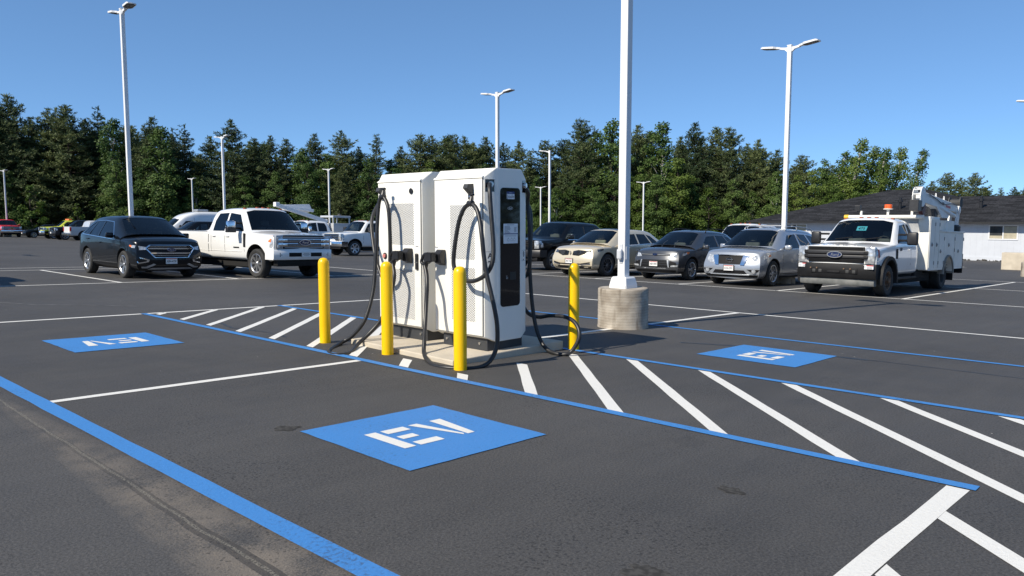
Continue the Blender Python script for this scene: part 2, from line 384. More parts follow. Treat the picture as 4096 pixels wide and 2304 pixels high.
crack([(12.2, -20), (12.6, -19), (13.2, -17.5)], .10, M_SCUFF, 'pavement_scuff')
crack([(27.6, -4.5), (26.4, -3.8), (25.4, -2.9), (25.0, -2.0)], .12, M_SCUFF, 'pavement_scuff')
def blot(s, t, a, b, mt, name, z=.0025):
    r2 = random.Random(int(s*331+t*17)); q = []
    n = 40; ring = []
    for i in range(n):
        an = 2*math.pi*i/n; k = .75+.5*mnoise.noise(Vector((math.cos(an)*1.3+s, math.sin(an)*1.3+t, 0)))+r2.uniform(-.08, .08)
        ring.append((s+a*k*math.cos(an), t+b*k*math.sin(an)))
    sheet(name, [ring], mt, z)
for s, t, a, b in [(2.75, -4.83, .10, .10), (2.62, -1.72, .10, .13), (3.86, -1.98, .07, .10)]: blot(s, t, a, b, M_DARK, 'dark_scuff')
# ================================================================ charging station
def local(t0, s0): return W(s0, t0), (t0, s0)
SLAB = empty('concrete_slab', upright(6.4, -7, AZ_T), 'pale concrete plinth slab under the two charging cabinets', 'slab')
bm = B(); box(bm, -1.0, 1.02, -.98, .80, -.05, .085, .012)
for v in bm.verts:
    if v.co.y < -.5: v.co.y += -.05*v.co.x
mobj('slab', bm, M_CONC, SLAB)
def vent_material():
    m = mat('perforated_sheet', (.78, .775, .745), .45, var=.02); n = m.node_tree; L = n.links; p = n.nodes['Principled BSDF']
    tc = N(m, 'TexCoord'); mp = N(m, 'Mapping'); mp.inputs['Rotation'].default_value = (0, R(45), 0); mp.inputs['Scale'].default_value = (52, 52, 52)
    L.new(tc.outputs['Object'], mp.inputs[0]); sp = N(m, 'SeparateXYZ'); L.new(mp.outputs[0], sp.inputs[0])
    def cell(o): return math_node(m, 'POWER', math_node(m, 'SUBTRACT', math_node(m, 'FRACT', o), .5), 2)
    d = math_node(m, 'ADD', cell(sp.outputs[0]), cell(sp.outputs[2])); hole = math_node(m, 'LESS_THAN', d, .125)
    old = p.inputs['Base Color'].links[0].from_socket; mx = N(m, 'Mix', data_type='RGBA'); mx.inputs[7].default_value = (.012, .012, .014, 1)
    L.new(hole, mx.inputs[0]); L.new(old, mx.inputs[6]); L.new(mx.outputs[2], p.inputs['Base Color']); return m
M_VENT = vent_material()
T0, S0 = -7.0, 6.3
M_SEAL = mat('grey_door_seal', (.16, .16, .155), .7)
def cabinet(name, t0, t1, f0, f1, label, plinth, topz=2.15):
    """box frame with a bulging door front and back; local x = t, y = s"""
    rt = empty(name, upright(S0, T0, AZ_T), label, 'charging cabinet', 'pair of white charging cabinets')
    X = lambda t: t-T0; Y = lambda s: s-S0
    bm = B()
    def ring(y, x0, x1, z0, z1): return [bm.verts.new((X(a), Y(y), z)) for a, z in ((x0, z0), (x1, z0), (x1, z1), (x0, z1))]
    rs = [ring(5.962, f0, f1, .25, 2.045), ring(6.10, t0, t1, .19, topz), ring(6.51, t0, t1, .19, topz), ring(6.65, f0, f1, .25, 2.045)]
    bm.faces.new(rs[0]); bm.faces.new(rs[-1][::-1])
    for a, b in zip(rs, rs[1:]):
        for i in range(4): bm.faces.new((a[i], b[i], b[(i+1) % 4], a[(i+1) % 4]))
    bmesh.ops.recalc_face_normals(bm, faces=bm.faces[:])
    bmesh.ops.bevel(bm, geom=bm.edges[:], offset=.006, segments=2, affect='EDGES')
    mobj('housing', bm, M_WHITE, rt, ang=25)
    for y0, y1 in ((5.948, 5.962), (6.65, 6.664)):
        bm = B(); box(bm, X(f0+.014), X(f1-.014), Y(y0), Y(y1), .262, 2.03, .003); mobj('door', bm, M_WHITE, rt, ang=25)
    bm = B(); box(bm, X(f0+.008), X(f1-.008), Y(5.953), Y(5.9615), .256, 2.036); mobj('door_seal', bm, M_SEAL, rt)
    bm = B(); prism(bm, [(X(f0)+.004, Y(5.965), 2.062), (X(f0)+.004, Y(5.940), 2.046), (X(f0)+.004, Y(5.940), 2.036), (X(f0)+.004, Y(5.965), 2.040)], (f1-f0-.008, 0, 0)); mobj('rain_lip', bm, M_WHITE, rt)
    bm = B(); box(bm, X(plinth[0]), X(plinth[1]), Y(6.02), Y(6.6), .075, .25, .008)
    mobj('plinth', bm, M_PLINTH, rt)
    for xx in (plinth[0]+.07, plinth[1]-.12):
        bm = B(); lathe(bm, [(.016, -.012), (.016, 0), (.008, .002)], 10, 'Y', Matrix.Translation((X(xx), Y(6.02), .16))); mobj('bolt', bm, M_STEEL, rt)
    return rt, X, Y
def vent(rt, X, Y, t0, t1, z0, z1):
    bm = B(); box(bm, X(t0), X(t1), Y(5.9462), Y(5.949), z0, z1, .001); mobj('vent_panel', bm, M_VENT, rt)
def hanger(rt, X, Y, t, z0, z1, yf=5.948):
    """wedge-shaped cable hanger fixed to the door"""
    bm = B(); y = Y(yf); d = 1 if yf < 6.3 else -1
    prism(bm, [(X(t)-.035, y, z0), (X(t)-.035, y-.02*d, z0), (X(t)-.035, y-.02*d, z0+.06), (X(t)-.035, y-.10*d, z1-.05), (X(t)-.035, y-.08*d, z1-.005), (X(t)-.035, y, z1)], (.07, 0, 0))
    h = mobj('cable_hanger', bm, M_DGREY, rt)
    bm = B(); lathe(bm, [(.014, 0), (.014, .012), (0, .014)], 10, 'Y', Matrix.Translation((X(t), y-.022*d, z0+.03)) @ Matrix.Rotation(math.pi, 4, 'Z')); mobj('indicator', bm, M_STEEL, h)
def holster(rt, X, Y, t, z):
    bm = B(); y = Y(5.948)
    prism(bm, [(X(t)-.055, y, z-.085), (X(t)-.05, y-.09, z-.05), (X(t)-.05, y-.10, z+.05), (X(t)-.055, y-.05, z+.1), (X(t)-.055, y, z+.1)], (.11, 0, 0))
    bmesh.ops.bevel(bm, geom=bm.edges[:], offset=.006, segments=2, affect='EDGES'); mobj('holster', bm, M_BLACK, rt)
L_, XL, YL = cabinet('charging_cabinet', -8.15, -7.145, -8.04, -7.18, 'left one of the two white cabinets, with round lock and red stop button', (-7.97, -7.17))
R_, XR, YR = cabinet('charging_cabinet', -7.0, -6.05, -6.94, -6.11, 'right one of the two white cabinets, with black screen panel on its end', (-6.87, -6.12))
vent(L_, XL, YL, -7.83, -7.32, 1.26, 1.77); vent(L_, XL, YL, -7.79, -7.315, .34, .955)
vent(R_, XR, YR, -6.655, -6.245, 1.12, 1.74); vent(R_, XR, YR, -6.635, -6.243, .415, 1.025)
hanger(L_, XL, YL, -7.915, 1.82, 1.975); hanger(R_, XR, YR, -6.295, 1.80, 1.975)
hanger(R_, XR, YR, -6.295, 1.80, 1.975, 6.664)
holster(L_, XL, YL, -7.40, 1.12); holster(R_, XR, YR, -6.79, 1.12)
bm = B(); lathe(bm, [(.036, -.014), (.034, -.012), (.03, 0)], 20, 'Y', Matrix.Translation((XL(-7.357), YL(5.95), 1.918))); mobj('lock', bm, M_BLACK, L_)
bm = B(); lathe(bm, [(.04, -.012), (.04, 0)], 20, 'Y', Matrix.Translation((XL(-7.90), YL(5.95), 1.11))); e = mobj('stop_button', bm, M_BLACK, L_)
bm = B(); lathe(bm, [(.024, -.028), (.026, -.01)], 18, 'Y', Matrix.Translation((XL(-7.90), YL(5.95), 1.11))); mobj('button_cap', bm, mat('pink_red_button', (.62, .22, .2), .35), e)
bm = B(); box(bm, XL(-7.285), XL(-7.235), YL(5.925), YL(5.95), .96, 1.16, .012); mobj('door_handle', bm, M_BLACK, L_)
bm = B(); box(bm, XL(-7.281), XL(-7.239), YL(5.9235), YL(5.926), 1.045, 1.06); mobj('lock_cover', bm, M_STEEL, L_)
for rt, X, Y, t in ((L_, XL, YL, -7.262), (R_, XR, YR, -6.90)):
    bm = B(); box(bm, X(t-.022), X(t+.022), Y(5.9455), Y(5.948), 1.17, 1.245); s_ = mobj('sticker', bm, M_PAPER, rt)
    bm = B(); box(bm, X(t-.024), X(t+.024), Y(5.9445), Y(5.9455), 1.243, 1.25); mobj('sticker_edge', bm, M_INK, s_)
# black glass panel on the end face
def rrect(w, h, r, n=6):
    P = []
    for cx, cy, a0 in ((w/2-r, h/2-r, 0), (-w/2+r, h/2-r, 90), (-w/2+r, -h/2+r, 180), (w/2-r, -h/2+r, 270)):
        for i in range(n+1):
            a = R(a0+90*i/n); P.append((cx+r*math.cos(a), cy+r*math.sin(a)))
    return P
def panel(name, m, P, d, mt, parent, bev=0):
    bm = B(); prism(bm, [(x, y, 0) for x, y in P], (0, 0, d))
    return mobj(name, bm, mt, parent, m=m)
FE = lambda s, z, d=0: frame((XR(-6.05)+d, YR(s), z), (0, 1, 0), (0, 0, 1))      # x = s, y = up, z = outward
scr = panel('screen_panel', FE(6.32, 1.257, -.002), rrect(.318, 1.35, .045), .010, M_SCR, R_)
inf = panel('name_label', FE(6.322, 1.848, .0082), rrect(.125, .085, .003, 1), .0012, M_PAPER, scr); inf.matrix_parent_inverse = Matrix()
for o, pm in ((inf, FE(6.322, 1.848, .0082)),): o.parent = R_; o.matrix_local = pm
nb = panel('label_band', FE(6.322, 1.877, .0095), [(-.0625, -.014), (.0625, -.014), (.0625, .014), (-.0625, .014)], .0004, M_NAVY, R_)
text('Joule', .058, M_INK, R_, FE(6.322, 1.835, .0098), depth=.0004)
text('electric', .016, M_PAPER, R_, FE(6.322, 1.877, .0101), depth=.0004)
M_OUT = mat('white_print', (.72, .73, .75), .5, var=.02)
def oval(parent, m, a, b, w, mt, d=.0006, name='emblem_ring', n=28):
    bm = B(); o = []
    for k in range(n):
        c, s = math.cos(2*math.pi*k/n), math.sin(2*math.pi*k/n)
        o.append([bm.verts.new((c*x, s*y, z)) for x, y, z in ((a, b, 0), (a, b, d), (a-w, b-w, d), (a-w, b-w, 0))])
    for k in range(n):
        for j in range(4): bm.faces.new((o[k][j], o[(k+1) % n][j], o[(k+1) % n][(j+1) % 4], o[k][(j+1) % 4]))
    bmesh.ops.recalc_face_normals(bm, faces=bm.faces[:])
    return mobj(name, bm, mt, parent, m=m)
oval(R_, FE(6.315, 1.702, .0084), .042, .017, .0025, M_OUT); text('Ford', .026, M_OUT, R_, FE(6.315, 1.702, .0086), depth=.0004, shear=.3)
ins = panel('instruction_label', FE(6.322, 1.415, .0082), rrect(.236, .225, .004, 1), .0012, M_PAPER, R_)
bm = B(); FEm = FE(6.322, 1.415, .0096)
for (x0, x1, y0, y1) in [(-.118, .118, -.008, .002)]: box(bm, x0, x1, y0, y1, 0, .0004)
mobj('label_band', bm, M_NAVY, R_, m=FEm)
bm = B(); r2 = random.Random(5)
for i in range(10): box(bm, -.1, -.1+r2.uniform(.05, .1), .082-i*.0085, .085-i*.0085, 0, .0004)
for i in range(7): box(bm, .055, .055+r2.uniform(.03, .05), .068-i*.0085, .071-i*.0085, 0, .0004)
box(bm, -.06, .06, .097, .101, 0, .0004)
for x in (-.055, .0, .045): # little house outlines
    for a in ((x, x+.03, -.085, -.083), (x, x+.002, -.085, -.06), (x+.028, x+.03, -.085, -.06), (x+.004, x+.026, -.058, -.055), (x+.01, x+.02, -.05, -.047)): box(bm, *a, 0, .0004)
for i in range(2): box(bm, -.09, .09, -.022-i*.009, -.02-i*.009, 0, .0004)
mobj('print', bm, M_INK, R_, m=FEm)
bm = B()
for a in ((-.012, .012, .0, .002), (-.012, -.01, 0, .03), (.01, .012, 0, .02), (-.012, .004, .028, .03), (-.005, .006, .008, .011), (-.016, .014, -.006, -.004)): box(bm, *a, 0, .0004)
mobj('card_symbol', bm, M_OUT, R_, m=FE(6.262, .905, .0084))
bm = B(); box(bm, -.05, .05, -.045, .045, 0, .002, .0); mobj('card_reader', bm, mat('dull_black', (.012, .012, .014), .3), R_, m=FE(6.36, .93, .008))
# slanted facets: recess, cable gland, letters
fdir = Vector((-6.05+6.11, 6.10-5.962, 0)).normalized()
def FF(u, z, d=0, back=False):
    p = Vector((XR(-6.11), YR(5.962), z))+fdir*u; m = frame(p, fdir, (0, 0, 1))
    if back:
        fb = Vector((fdir.x, -fdir.y, 0)); p = Vector((XR(-6.11), YR(6.65), z))+fb*u; m = frame(p, -fb, (0, 0, 1))
    return m @ Matrix.Translation((0, 0, d))
for back in (False, True):
    panel('cable_recess', FF(.072, 1.953, -.002, back), [(-.055, -.068), (.055, -.068), (.055, .068), (-.055, .068)], .004, M_SCR, R_)
    bm = B(); lathe(bm, [(.034, 0), (.034, .03), (.028, .034)], 18, 'Z'); mobj('cable_gland', bm, M_STEEL, R_, m=FF(.075, 1.965, .002, back))
    bm = B()
    for a in ((-.062, .062, .06, .062), (-.062, .062, -.062, -.06), (-.062, -.06, -.062, .062), (.06, .062, -.062, .062)): box(bm, *a, 0, .0006)
    mobj('letter_frame', bm, M_INK, R_, m=FF(.074, 1.155, .0005, back))
    text('B' if back else 'A', .085, M_INK, R_, FF(.074, 1.168, .0006, back), depth=.0004, bold=.002)
    bm = B(); prism(bm, [(-.028, -.012, 0), (-.012, -.028, 0), (.02, -.012, 0)], (0, 0, .0006)); mobj('arrow', bm, M_INK, R_, m=FF(.07, 1.125, .0005, back))
# cables; points are (s, t, height)
def cable(pts, label, gun=None, r=.0245):
    rt = empty('charging_cable', upright(pts[-1][0], pts[-1][1], AZ_T), label, 'charging cable', 'heavy black charging cables')
    t0, s0 = pts[-1][1], pts[-1][0]
    bm = B(); tube(bm, catmull([(t-t0, s-s0, h) for s, t, h in pts], 6), r, 10); mobj('hose', bm, M_RUB, rt, smooth=True)
    if gun:
        gt, gz = gun; g = lambda t: t-t0; y = 5.85-s0
        bm = B(); yc = y-.055
        prism(bm, [(g(gt)+.02, yc-.045, gz+.055), (g(gt)-.045, yc-.045, gz+.06), (g(gt)-.10, yc-.04, gz+.045), (g(gt)-.135, yc-.035, gz-.03), (g(gt)-.115, yc-.035, gz-.085), (g(gt)-.06, yc-.04, gz-.055), (g(gt)+.02, yc-.045, gz-.05)], (0, .085, 0))
        bmesh.ops.bevel(bm, geom=bm.edges[:], offset=.01, segments=2, affect='EDGES')
        lp = [(g(gt)+a, yc, gz+c) for a, c in ((-.09, .04), (-.148, .030), (-.185, -.012), (-.208, -.058), (-.185, -.080), (-.145, -.088), (-.105, -.075))]
        tube(bm, catmull(lp, 4), .019, 10)
        tube(bm, [(g(gt)-.125, yc, gz-.06), (g(gt)-.138, yc, gz-.125)], [.034, .027], 12)
        mobj('connector_handle', bm, M_BLACK, rt, ang=40)
    return rt
def clamp(s, t, h, rt, t0, s0):
    bm = B(); tube(bm, [(t-t0-.035, s-s0, h), (t-t0+.035, s-s0, h)], .034, 12); tube(bm, [(t-t0, s-s0, h+.02), (t-t0-.004, s-s0+.02, h+.09)], [.024, .011], 8)
    box(bm, t-t0-.03, t-t0+.03, s-s0-.005, s-s0+.035, h+.085, h+.11, .006); mobj('cable_clamp', bm, M_BLACK, rt)
A1 = [(6.02, -6.071, 1.955), (5.93, -5.985, 1.90), (5.90, -5.942, 1.724), (5.88, -5.898, 1.487), (5.86, -5.858, 1.269), (5.83, -5.845, 1.102), (5.80, -5.894, .986), (5.78, -6.007, .909), (5.77, -6.145, .881), (5.77, -6.297, .911), (5.77, -6.394, 1.029), (5.77, -6.397, 1.168), (5.78, -6.367, 1.378), (5.79, -6.318, 1.569), (5.80, -6.246, 1.689), (5.80, -6.151, 1.731), (5.79, -6.057, 1.687), (5.77, -5.981, 1.568), (5.74, -5.914, 1.385), (5.74, -5.886, 1.180), (5.74, -5.845, .985), (5.74, -5.782, .795), (5.74, -5.725, .615), (5.75, -5.695, .43), (5.74, -5.69, .22), (5.66, -5.70, .075), (5.50, -5.69, .024), (5.33, -5.742, .022), (5.22, -5.92, .022), (5.22, -6.12, .022), (5.34, -6.37, .03), (5.43, -6.53, .085), (5.5, -6.605, .20), (5.6, -6.708, .36), (5.68, -6.78, .581), (5.72, -6.808, .795), (5.74, -6.80, .94), (5.77, -6.79+-.12, 1.03)]
A1 = A1[:-2]+[(5.76, -6.865, .93), (5.78, -6.92, 1.02)]
ca = cable(A1, 'black charging cable looped over the hanger on the right cabinet, passing behind the nearest bollard', (-6.79, 1.12))
clamp(5.80, -6.151, 1.735, ca, A1[-1][1], A1[-1][0])
L1 = [(6.62, -8.16, 1.93), (6.3, -8.26, 1.9), (5.98, -8.2, 1.6), (5.86, -8.02, 1.2), (5.82, -7.86, .93), (5.80, -7.74, .82), (5.80, -7.63, .88), (5.79, -7.598, 1.034), (5.79, -7.587, 1.245), (5.79, -7.593, 1.493), (5.79, -7.613, 1.683), (5.80, -7.674, 1.789), (5.80, -7.736, 1.834), (5.79, -7.795, 1.781), (5.77, -7.806, 1.588), (5.74, -7.80, 1.279), (5.70, -7.78, .971), (5.65, -7.75, .722), (5.58, -7.74, .50), (5.5, -7.76, .30), (5.42, -7.88, .13), (5.33, -7.98, .045), (5.088, -7.82, .022), (4.92, -7.65, .022), (4.83, -7.45, .022), (4.89, -7.33, .022), (5.1, -7.44, .022), (5.36, -7.69, .05), (5.52, -7.70, .15), (5.65, -7.612, .326), (5.70, -7.517, .542), (5.72, -7.461, .736), (5.74, -7.45, .88), (5.78, -7.53, 1.02)]
cl = cable(L1, 'black charging cable of the left cabinet, its loop lying on the blue line', (-7.40, 1.12))
clamp(5.80, -7.74, 1.838, cl, L1[-1][1], L1[-1][0])
B1 = [(6.60, -6.07, 1.955), (6.68, -6.10, 1.90), (6.75, -6.17, 1.80), (6.76, -6.163, 1.651), (6.77, -6.15, 1.392), (6.77, -6.15, 1.133), (6.78, -6.18, .973), (6.80, -6.26, .90), (6.84, -6.38, .93), (6.86, -6.42, 1.1), (6.86, -6.40, 1.4), (6.85, -6.33, 1.68), (6.84, -6.25, 1.75), (6.82, -6.19, 1.66), (6.81, -6.17, 1.4), (6.80, -6.185, 1.168), (6.80, -6.171, .87), (6.80, -6.138, .571), (6.80, -6.086, .33), (6.79, -5.99, .145), (6.78, -5.87, .05), (6.77, -5.72, .022), (6.80, -5.62, .024), (6.86, -5.57, .06), (6.91, -5.51, .196), (6.94, -5.53, .306), (6.97, -5.635, .395), (6.99, -5.795, .433), (7.0, -6.025, .424), (7.0, -6.227, .39), (6.98, -6.40, .45), (6.95, -6.6, .75), (6.86, -6.79, 1.06)]
cable(B1, 'black charging cable on the far side, standing up in a loop by the right bollard')
# ---------------------------------------------------------------- bollards
def bollard(s, t, label):
    bm = B(); lathe(bm, [(.068, -.02), (.068, 1.0), (.064, 1.025), (.052, 1.05), (.03, 1.066), (0, 1.071)], 32)
    o = mobj('bollard', bm, M_YEL, ang=50); o.matrix_world = upright(s, t, 0)
    return tag(o, label, 'bollard', 'yellow bollards round the charging station')
bollard(5.27, -5.755, 'yellow round-topped bollard nearest the camera, in front of the right cabinet')
bollard(5.31, -7.035, 'yellow round-topped bollard in front of the left cabinet')
bollard(5.27, -8.265, 'yellow round-topped bollard standing by itself left of the cabinets')
bollard(7.28, -5.885, 'yellow round-topped bollard right of the cabinets, seen through the cable loop')

# ================================================================ lamp posts
M_CYL = mat('weathered_concrete', (.31, .265, .21), .9, scale=5, bump=.5, bscale=55, col2=(.47, .42, .35), detail=8)
def cyl_concrete():
    m = M_CYL; n = m.node_tree; L = n.links; p = n.nodes['Principled BSDF']; tc = N(m, 'TexCoord')
    wv = N(m, 'TexWave', wave_type='BANDS', bands_direction='Z'); wv.inputs['Scale'].default_value = 7.5; wv.inputs['Distortion'].default_value = 1.3; wv.inputs['Detail'].default_value = 3; L.new(tc.outputs['Object'], wv.inputs['Vector'])
    st = N(m, 'TexNoise'); st.inputs['Scale'].default_value = 1; mp = N(m, 'Mapping'); mp.inputs['Scale'].default_value = (9, 9, 1.3); L.new(tc.outputs['Object'], mp.inputs[0]); L.new(mp.outputs[0], st.inputs['Vector']); st.inputs['Detail'].default_value = 6
    rr = N(m, 'ValToRGB'); rr.color_ramp.elements[0].position = .05; rr.color_ramp.elements[0].color = (.72, .72, .72, 1); rr.color_ramp.elements[1].position = .22; L.new(wv.outputs['Fac'], rr.inputs[0])
    r2 = N(m, 'ValToRGB'); r2.color_ramp.elements[0].position = .3; r2.color_ramp.elements[0].color = (.42, .38, .33, 1); r2.color_ramp.elements[1].position = .47; L.new(st.outputs['Fac'], r2.inputs[0])
    old = p.inputs['Base Color'].links[0].from_socket
    a = N(m, 'Mix', data_type='RGBA', blend_type='MULTIPLY'); a.inputs[0].default_value = .6; L.new(old, a.inputs[6]); L.new(rr.outputs[0], a.inputs[7])
    b = N(m, 'Mix', data_type='RGBA', blend_type='MULTIPLY'); b.inputs[0].default_value = .9; L.new(a.outputs[2], b.inputs[6]); L.new(r2.outputs[0], b.inputs[7]); L.new(b.outputs[2], p.inputs['Base Color'])
cyl_concrete()
M_LENS = mat('lamp_underside', (.09, .085, .08), .5, var=.2, scale=12)
M_LEDP = mat('lamp_panel', (.17, .165, .16), .35, var=.15, scale=25)
def lamp_arm(sgn, root, z, tilt):
    M = Matrix.Translation((sgn*.06, 0, z)) @ Matrix.Rotation(0 if sgn > 0 else math.pi, 4, 'Z') @ Matrix.Rotation(-tilt, 4, 'Y')
    bm = B()
    prism(bm, [(0, -.04, -.10), (.03, -.04, -.08), (.10, -.04, -.03), (.27, -.035, -.02), (.27, -.035, .045), (.10, -.04, .04), (0, -.04, .05)], (0, .08, 0))
    a = mobj('arm', bm, M_POLE, root, m=M)
    bm = B(); P = [(.24, -.05), (.36, -.08), (.44, -.16), (.80, -.16), (.86, -.13), (.88, 0), (.86, .13), (.80, .16), (.44, .16), (.36, .08), (.24, .05)]
    prism(bm, [(x, y, .0) for x, y in P], (0, 0, .05))
    for v in bm.verts:
        if v.co.z > .02: v.co.z += .02*(1-((v.co.x-.55)/.33)**2)*(1-abs(v.co.y)*2)-.02*(v.co.x > .84)
    h = mobj('lamp_head', bm, M_POLE, root, m=M)
    bm = B(); prism(bm, [(.40, -.10, -.004), (.46, -.135, -.004), (.80, -.135, -.004), (.84, 0, -.004), (.80, .135, -.004), (.46, .135, -.004), (.40, .10, -.004)], (0, 0, .006)); mobj('lens', bm, M_LENS, h)
    for x0 in (.50, .60, .70):
        bm = B(); box(bm, x0, x0+.08, -.115, .115, -.010, -.003); mobj('light_panel', bm, M_LEDP, h)
def lamp_post(s, t, label, both=True, lean=0, near=False, H=7.46):
    rt = empty('lamp_post', upright(s, t, AZ_T) @ Matrix.Rotation(lean, 4, 'X'), label, 'lamp post', 'white twin-headed car park lamp posts')
    bm = B(); n = 40; lathe(bm, [(.392, -.1), (.392, .03)]+[(.388+.0012*math.sin(k*2.1)+random.uniform(-.001, .001), .05+.0305*k) for k in range(18)]+[(.385, .60), (.375, .612), (0, .615)], n)
    mobj('concrete_base', bm, M_CYL, rt, ang=40)
    bm = B(); a = [(-.165, .61), (-.165, .70), (-.135, .79)]
    prev = None
    for x, z in ((.16, .61), (.157, .66), (.135, .765), (.12, .785)):
        r = [bm.verts.new((cx*x, cy*x, z)) for cx, cy in ((-1, -1), (1, -1), (1, 1), (-1, 1))]
        if prev:
            for i in range(4): bm.faces.new((prev[i], prev[(i+1) % 4], r[(i+1) % 4], r[i]))
        prev = r
    bm.faces.new(prev); bmesh.ops.bevel(bm, geom=[e for e in bm.edges if abs(e.verts[0].co.z-e.verts[1].co.z) > .02], offset=.012, segments=2, affect='EDGES')
    mobj('base_cover', bm, M_POLE, rt)
    bm = B(); box(bm, -.066, .066, -.066, .066, .62, H, .010)
    po = mobj('pole', bm, M_POLE, rt)
    bm = B(); box(bm, -.073, .073, -.073, .073, H-.02, H+.015, .004); mobj('pole_cap', bm, M_POLE, rt)
    if near:
        bm = B(); box(bm, -.03, .03, -.075, -.064, .99, 1.29, .006); box(bm, -.045, .045, -.14, -.075, 1.05, 1.22, .03); mobj('outlet_box', bm, mat('grey_outlet', (.55, .57, .6), .4), rt)
        bm = B(); box(bm, .066, .076, -.04, .04, 1.05, 1.25, .006); mobj('cover_plate', bm, M_POLE, rt)
        M_RUST = mat('rust_stain', (.62, .50, .38), .6, scale=14, col2=(.74, .72, .68), coords='Object')
    lamp_arm(-1, rt, H-.1, R(7))
    if both: lamp_arm(1, rt, H-.1, R(7))
    return rt
lamp_post(9.71, -6.87, 'nearest lamp post, on a round concrete base beside the right bollard', near=True)
lamp_post(10.16, -27.9, 'tall white lamp post rising behind the black crossover', H=8.75)
lamp_post(23.76, -10.6, 'tall white lamp post rising behind the silver crossover')
lamp_post(23.8, -23.53, 'white lamp post rising behind the right charging cabinet')
lamp_post(23.83, -49.12, 'white lamp post behind the cab of the white crew-cab pickup with chrome mirrors')
lamp_post(41.5, -93.93, 'small distant lamp post above the white high-roof van')
lamp_post(23.5, -101.6, 'distant lamp post at the far left, behind the red pickup')
lamp_post(42.7, -65.69, 'lamp post between the bucket truck and the charging cabinets')
lamp_post(42.26, -36.48, 'lamp post with a single head right of the cabinets, above the black pickup', both=False)
lamp_post(73.83, -65.23, 'small distant lamp post just left of the single-headed one')
lamp_post(72.34, -48.6, 'small distant lamp post between the nearest post and the grey crossover')
lamp_post(39.0, -6.4, 'lamp post at the right edge with only one arm in the picture')
# ================================================================ single-storey building
M_SIDING = mat('pale_siding', (.55, .575, .62), .7, var=.03, scale=1.5)
M_SH = mat('asphalt_shingles', (.014, .0145, .016), .95, scale=9, col2=(.030, .030, .033), spec=.2, bump=.3, bscale=40)
def shingles():
    m = M_SH; n = m.node_tree; L = n.links; p = n.nodes['Principled BSDF']; tc = N(m, 'TexCoord')
    br = N(m, 'TexBrick'); br.inputs['Scale'].default_value = 1; br.inputs['Brick Width'].default_value = .9; br.inputs['Row Height'].default_value = .26; br.inputs['Mortar Size'].default_value = .016; br.inputs['Bias'].default_value = .1
    br.inputs['Color1'].default_value = (2.0, 2.0, 2.05, 1); br.inputs['Color2'].default_value = (.55, .55, .55, 1); br.inputs['Mortar'].default_value = (.25, .25, .25, 1)
    L.new(tc.outputs['Object'], br.inputs['Vector']); old = p.inputs['Base Color'].links[0].from_socket
    a = N(m, 'Mix', data_type='RGBA', blend_type='MULTIPLY'); a.inputs[0].default_value = .8; L.new(old, a.inputs[6]); L.new(br.outputs['Color'], a.inputs[7]); L.new(a.outputs[2], p.inputs['Base Color'])
shingles()
M_FASC = mat('black_fascia', (.012, .012, .013), .5); M_WFR = mat('white_window_frame', (.75, .76, .77), .4, var=.03)
M_WGL = mat('office_window_glass', (.05, .055, .06), .06, var=.3, scale=1.5, spec=.7); M_BLIND = mat('window_blind', (.42, .38, .28), .6, var=.1)
BL = empty('office_building', upright(69.2, -14.4, AZ_T), 'low pale grey building with a dark shingle hip roof at the right', 'building')
BX = lambda t: t+14.4; BY = lambda s: s-69.2
bm = B()
box(bm, BX(-33.3), BX(30), BY(69.2), BY(82), -.4, 3.0); box(bm, BX(-33.3), BX(-12.5), BY(82.01), BY(86.9), -.4, 3.0)
mobj('wall', bm, M_SIDING, BL)
bm = B()
for i in range(0, 150): box(bm, BX(-33.2)+i*.42, BX(-33.2)+i*.42+.012, BY(69.196), BY(69.2), .3, 2.98)
mobj('siding_groove', bm, mat('siding_groove', (.47, .495, .54), .8), BL)
bm = B(); box(bm, BX(-33.34), BX(30), BY(69.165), BY(69.2), .0, .32, .005); mobj('base_trim', bm, M_SIDING, BL)
def rz(s): return 3.06+.305*(s-68.35)
V = lambda s, t, z: (BX(t), BY(s), z)
bm = B(); r1, r2_, e0 = 78.0, 75.45, 68.35
tl = -34.2; P = [V(e0, tl, rz(e0)), V(e0, 31, rz(e0)), V(r2_, 31-(r2_-e0), rz(r2_)), V(r2_, -21.4+(r1-r2_), rz(r2_)), V(r1, -21.4, rz(r1)), V(r1, tl+(r1-e0), rz(r1))]
q = [bm.verts.new(p) for p in P]; bm.faces.new(q)
b1 = bm.verts.new(V(2*r1-e0, tl, rz(e0))); b2 = bm.verts.new(V(2*r1-e0, -21.4+(r1-e0), rz(e0))); b3 = bm.verts.new(V(2*r2_-e0, 31, rz(e0))); b4 = bm.verts.new(V(2*r2_-e0, -11.75, rz(e0)))
bm.faces.new((q[0], q[5], b1)); bm.faces.new((q[5], q[4], b2, b1)); bm.faces.new((q[4], q[3], b4, b2)); bm.faces.new((q[3], q[2], b3, b4)); bm.faces.new((q[1], b3, q[2]))
bmesh.ops.recalc_face_normals(bm, faces=bm.faces[:])
for f in bm.faces:
    if f.normal.z < 0: f.normal_flip()
rf = mobj('roof', bm, M_SH, BL)
bm = B(); box(bm, BX(tl), BX(31), BY(e0+.001), BY(e0+.05), rz(e0)-.15, rz(e0)-.004); box(bm, BX(tl)+.001, BX(tl)+.05, BY(e0+.052), BY(87), rz(e0)-.15, rz(e0)-.004); mobj('fascia', bm, M_FASC, BL)
bm = B(); box(bm, BX(tl)+.06, BX(31), BY(e0+.06), BY(69.19), rz(e0)-.14, rz(e0)-.12); mobj('soffit', bm, M_SIDING, BL)
